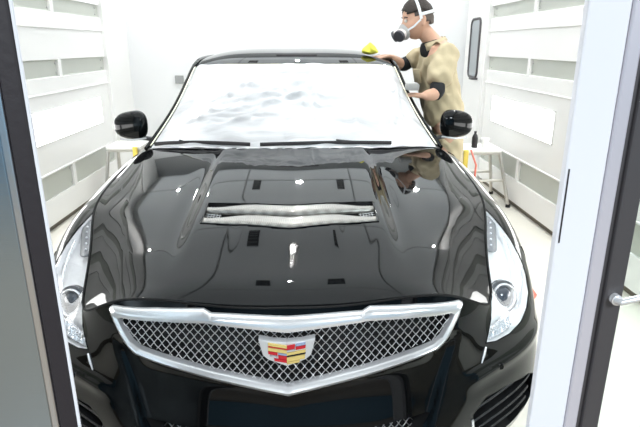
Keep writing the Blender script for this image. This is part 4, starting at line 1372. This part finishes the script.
shirt = cloth_obj(shm, 'work_shirt', P_['coat'], wr=.0055, clip=[((.905, 3.64, 1.508), (-.35, 0, 1)), ((.822, 3.60, 1.425), (-.80, -.15, .58))])
trs = [([(1.03, 3.65, 1.0), (1.04, 3.65, .92), hipL, (1.06, 3.55, .50), (1.14, 3.55, .08)], [(.145, .125), (.145, .125), .100, .088, .078]),
       ([(1.04, 3.65, .92), hipR, (1.115, 3.76, .50), (1.18, 3.76, .08)], [(.145, .125), .100, .088, .078])]
cloth_obj(trs, 'trousers', P_['coat'], wr=.006, seed=2)
# black undershirt: sleeves showing below the cuffs, V at the neck
cloth_obj([([mixp(shL, elL, .6), elL, mixp(elL, wrL, .22)], [.060, .058, .050])], 'undershirt_sleeve', P_['black'], wr=.002)
cloth_obj([([mixp(shR, elR, .6), elR, mixp(elR, wrR, .22)], [.060, .056, .050])], 'undershirt_sleeve', P_['black'], wr=.002)
cloth_obj([([(.925, 3.64, 1.40), (.893, 3.64, 1.475), (.872, 3.638, 1.525)], [(.125, .10), (.104, .092), .072])], 'undershirt_collar', P_['black'], vox=.008, wr=.001)
# collar and buttoned front edge
bm = BM()
for sg, dy in ((-1, -.002), (1, .002)):
    A = []
    for k in range(9):
        t = k/8; a = PI*.20+t*PI*.72
        cx, cy = .918-.075*math.cos(a)*-1*-1, 3.64+sg*.075*math.sin(a)
        A.append([(cx-.015, cy, 1.452+.070*t), (cx-.025, cy+sg*.012, 1.485+.052*t), (cx-.01, cy+sg*.028, 1.442+.070*t)])
    add_grid(bm, A)
bmesh.ops.recalc_face_normals(bm, faces=bm.faces[:])
co_ = finish(bm, 'shirt_collar', P_['coat'], man, angle=180); solidify(co_, .006, 0)
bm = BM(); add_box(bm, (.785, 3.53, 1.245), (.795, 3.60, 1.335), .004, Euler((0, math.radians(-14), math.radians(25))))
finish(bm, 'chest_pocket', P_['coat'], man)
# shoes
for (x, y) in ((1.14, 3.55), (1.18, 3.76)):
    bm = bmesh.new(); bmesh.ops.create_uvsphere(bm, u_segments=24, v_segments=14, radius=1)
    for v in bm.verts:
        a, b, c = v.co; c2 = max(c, -.55)
        v.co = (x-.055+a*.145, y+b*.05*(1-.12*a), .032+c2*.058+(.025*sstep((a+.1)/.6) if c > 0 else 0))
    finish(bm, 'shoe', P_['shoe'], man, angle=60)
# hair: dark cap over the top, cropped sides
def hair(name, zc, m, k, test):
    bm = bmesh.new(); bmesh.ops.create_uvsphere(bm, u_segments=48, v_segments=32, radius=1)
    bmesh.ops.delete(bm, geom=[v for v in bm.verts if not test(v.co)], context='VERTS')
    for v in bm.verts:
        x, y, z = v.co; n = 1+.03*math.sin(x*22+z*9)*math.sin(y*19+z*5)
        v.co = hp(x*.098*k*n+.004, y*.076*k*n, z*.118*k*n+.002)
    o = finish(bm, name, m, man, angle=180); solidify(o, .010, -1); return o
hair('hair', 0, P_['hair'], 1.13, lambda c: c.z > .34-.25*max(0, c.x) and not (c.x < -.80 and c.z < .48))
hair('cropped_hair', 0, P_['hairside'], 1.045, lambda c: (c.x > .02 and c.z > -.42+.3*(1-c.x)*(c.x < .5) and c.z < .5) or (-.45 < c.x <= .02 and .12 < c.z < .5))
# brows and eyes
for sg in (-1, 1):
    e = bmesh.new(); bmesh.ops.create_uvsphere(e, u_segments=12, v_segments=8, radius=.0105, matrix=Matrix.Translation(hp(-.083, sg*.030, .012)))
    finish(e, 'eye', mat('eye_white', (.75, .72, .68), .2) if sg < 0 else bpy.data.materials['eye_white'], man)
    bm = BM(); add_tube(bm, [hp(-.086, sg*.014, .030), hp(-.088, sg*.032, .036), hp(-.076, sg*.052, .030)], .0035, 6); finish(bm, 'eyebrow', P_['hair'], man)
# respirator
bm = bmesh.new(); bmesh.ops.create_uvsphere(bm, u_segments=24, v_segments=16, radius=1)
for v in bm.verts:
    x, y, z = v.co; v.co = hp(-.098+x*.040, y*.046*(1-.25*max(0, z)), -.052+z*.052)
msk = finish(bm, 'respirator', P_['maskgrey'], man, angle=180)
for sg in (-1, 1):
    c = hp(-.135, sg*.040, -.062); ax = (HR_ @ Vector((-.80, sg*.55, -.30))).normalized(); R = ax.to_track_quat('Z', 'Y').to_matrix()
    bm = BM(); add_lathe(bm, [(.0001, -.022), (.030, -.022), (.034, -.014), (.034, .010), (.0001, .010)], c, 'Z', 24, rot=R); finish(bm, 'filter', P_['maskpink'], msk)
    bm = BM(); add_lathe(bm, [(.036, .006), (.038, .012), (.036, .026), (.0001, .028)], c, 'Z', 24, rot=R); finish(bm, 'filter_cap', P_['cap'], msk, label='dark filter cap')
def band(pts, w, name):
    bm = BM(); add_tube(bm, pts, w, 8, squash=(1, .25)); return finish(bm, name, P_['strap'], man)
# strap over the crown just ahead of the ear, and one round the back of the head
band([hp(.0, math.sin(a)*.076*1.17, math.cos(a)*.118*1.17) for a in np.linspace(-1.55, 1.55, 24)], .009, 'head_strap')
band([hp(.0+math.cos(a)*.098*1.15, math.sin(a)*.076*1.17, .030) for a in np.linspace(-1.5, 1.5, 24)], .010, 'head_strap')
for sg in (-1, 1): band([hp(-.085, sg*.045, -.045), hp(-.05, sg*.074, -.03), hp(-.005, sg*.090, .0)], .006, 'mask_strap')

# held things
bm = bmesh.new(); bmesh.ops.create_icosphere(bm, subdivisions=4, radius=1)
for v in bm.verts:
    x, y, z = v.co; r = 1+.10*math.sin(x*5+z*3)+.06*math.sin(y*8-x*4)
    t = (z+1)/2
    v.co = (.495+x*.074*r*(1-.80*t), 3.70+y*.05*r*(1-.6*t), 1.420+max(0, t)*.078)
clo = finish(bm, 'cloth', P_['cloth'], None, angle=180); tag(clo, 'bunched bright yellow cloth lying on the car roof at the far right', 'cloth')
bm = BM(); add_box(bm, (.665, 3.23, 1.222), (.740, 3.31, 1.262), .01); tag(finish(bm, 'sanding_block', mat('grey_block', (.34, .34, .33), .6)), 'small grey block gripped by the person beside the pillar', 'sanding block')
# ------------------------------------------------------------------ lamps and added fill light
def area(name, loc, rot, sx, sy, e, col=(1, .99, .97), shape='RECTANGLE'):
    l = bpy.data.lights.new(name, 'AREA'); l.shape = shape; l.size = sx
    if shape == 'RECTANGLE': l.size_y = sy
    l.energy = e; l.color = col
    o = bpy.data.objects.new(name, l); o.location = loc; o.rotation_euler = rot; COL.objects.link(o); return o
SPOTS = [(-1.62, 2.75), (-.03, 2.86), (1.62, 2.75), (-1.85, 4.2), (-.03, 3.36), (1.85, 4.2), (-1.5, 5.9), (0, 5.9), (1.5, 5.9)]
for i, (x, y) in enumerate(SPOTS):
    row = ('nearest', 'middle', 'farthest')[i//3]; sd = ('left', 'centre', 'right')[i % 3]
    r = empty('ceiling_lamp', (x, y, ZC), 'round recessed white lamp in the booth ceiling, %s row, %s' % (row, sd), 'ceiling lamp', 'round lamps in the booth ceiling')
    rl = .015 if i == 4 else .036
    bm = BM(); add_lathe(bm, [(.0001, ZC-.012), (rl, ZC-.012), (rl, ZC-.001), (.0001, ZC-.001)], (x, y, 0), 'Z', 24); finish(bm, 'lamp_diffuser', B['spot'], r)
    bm = BM(); add_lathe(bm, [(.037, ZC-.016), (.055, ZC-.016), (.058, ZC), (.037, ZC)], (x, y, 0), 'Z', 24, closed_prof=True); finish(bm, 'lamp_ring', B['wall'], r)
area('ceiling_fill_light', (0, 3.85, ZC-.006), (0, 0, 0), 3.9, 5.7, 75, (.87, .95, 1))  # added fill light across the whole ceiling; the filter itself emits nothing
area('workshop_lamp', (-2.2, -2.2, 3.15), (0, 0, 0), 1.2, 1.2, 270, (.9, .96, 1))
area('workshop_lamp', (2.2, -2.2, 3.15), (0, 0, 0), 1.2, 1.2, 270, (.9, .96, 1))
cd = bpy.data.cameras.new('camera'); cam = bpy.data.objects.new('camera', cd); COL.objects.link(cam)
cam.location = (.05, 0, 1.48); cam.rotation_euler = (math.radians(90-17.5), 0, math.radians(-1.74))
cd.sensor_width = 36; cd.lens = 534/640*36; cd.clip_start = .05
SC.camera = cam
SC.view_settings.view_transform = 'Standard'; SC.view_settings.look = 'None'; SC.view_settings.gamma = 1
SC.view_settings.exposure = 0
SC.view_settings.use_curve_mapping = False
SC.cycles.use_denoising = True
SC.cycles.max_bounces = 10; SC.cycles.transparent_max_bounces = 12; SC.cycles.sample_clamp_indirect = 8
SC.cycles.caustics_reflective = False; SC.cycles.caustics_refractive = False
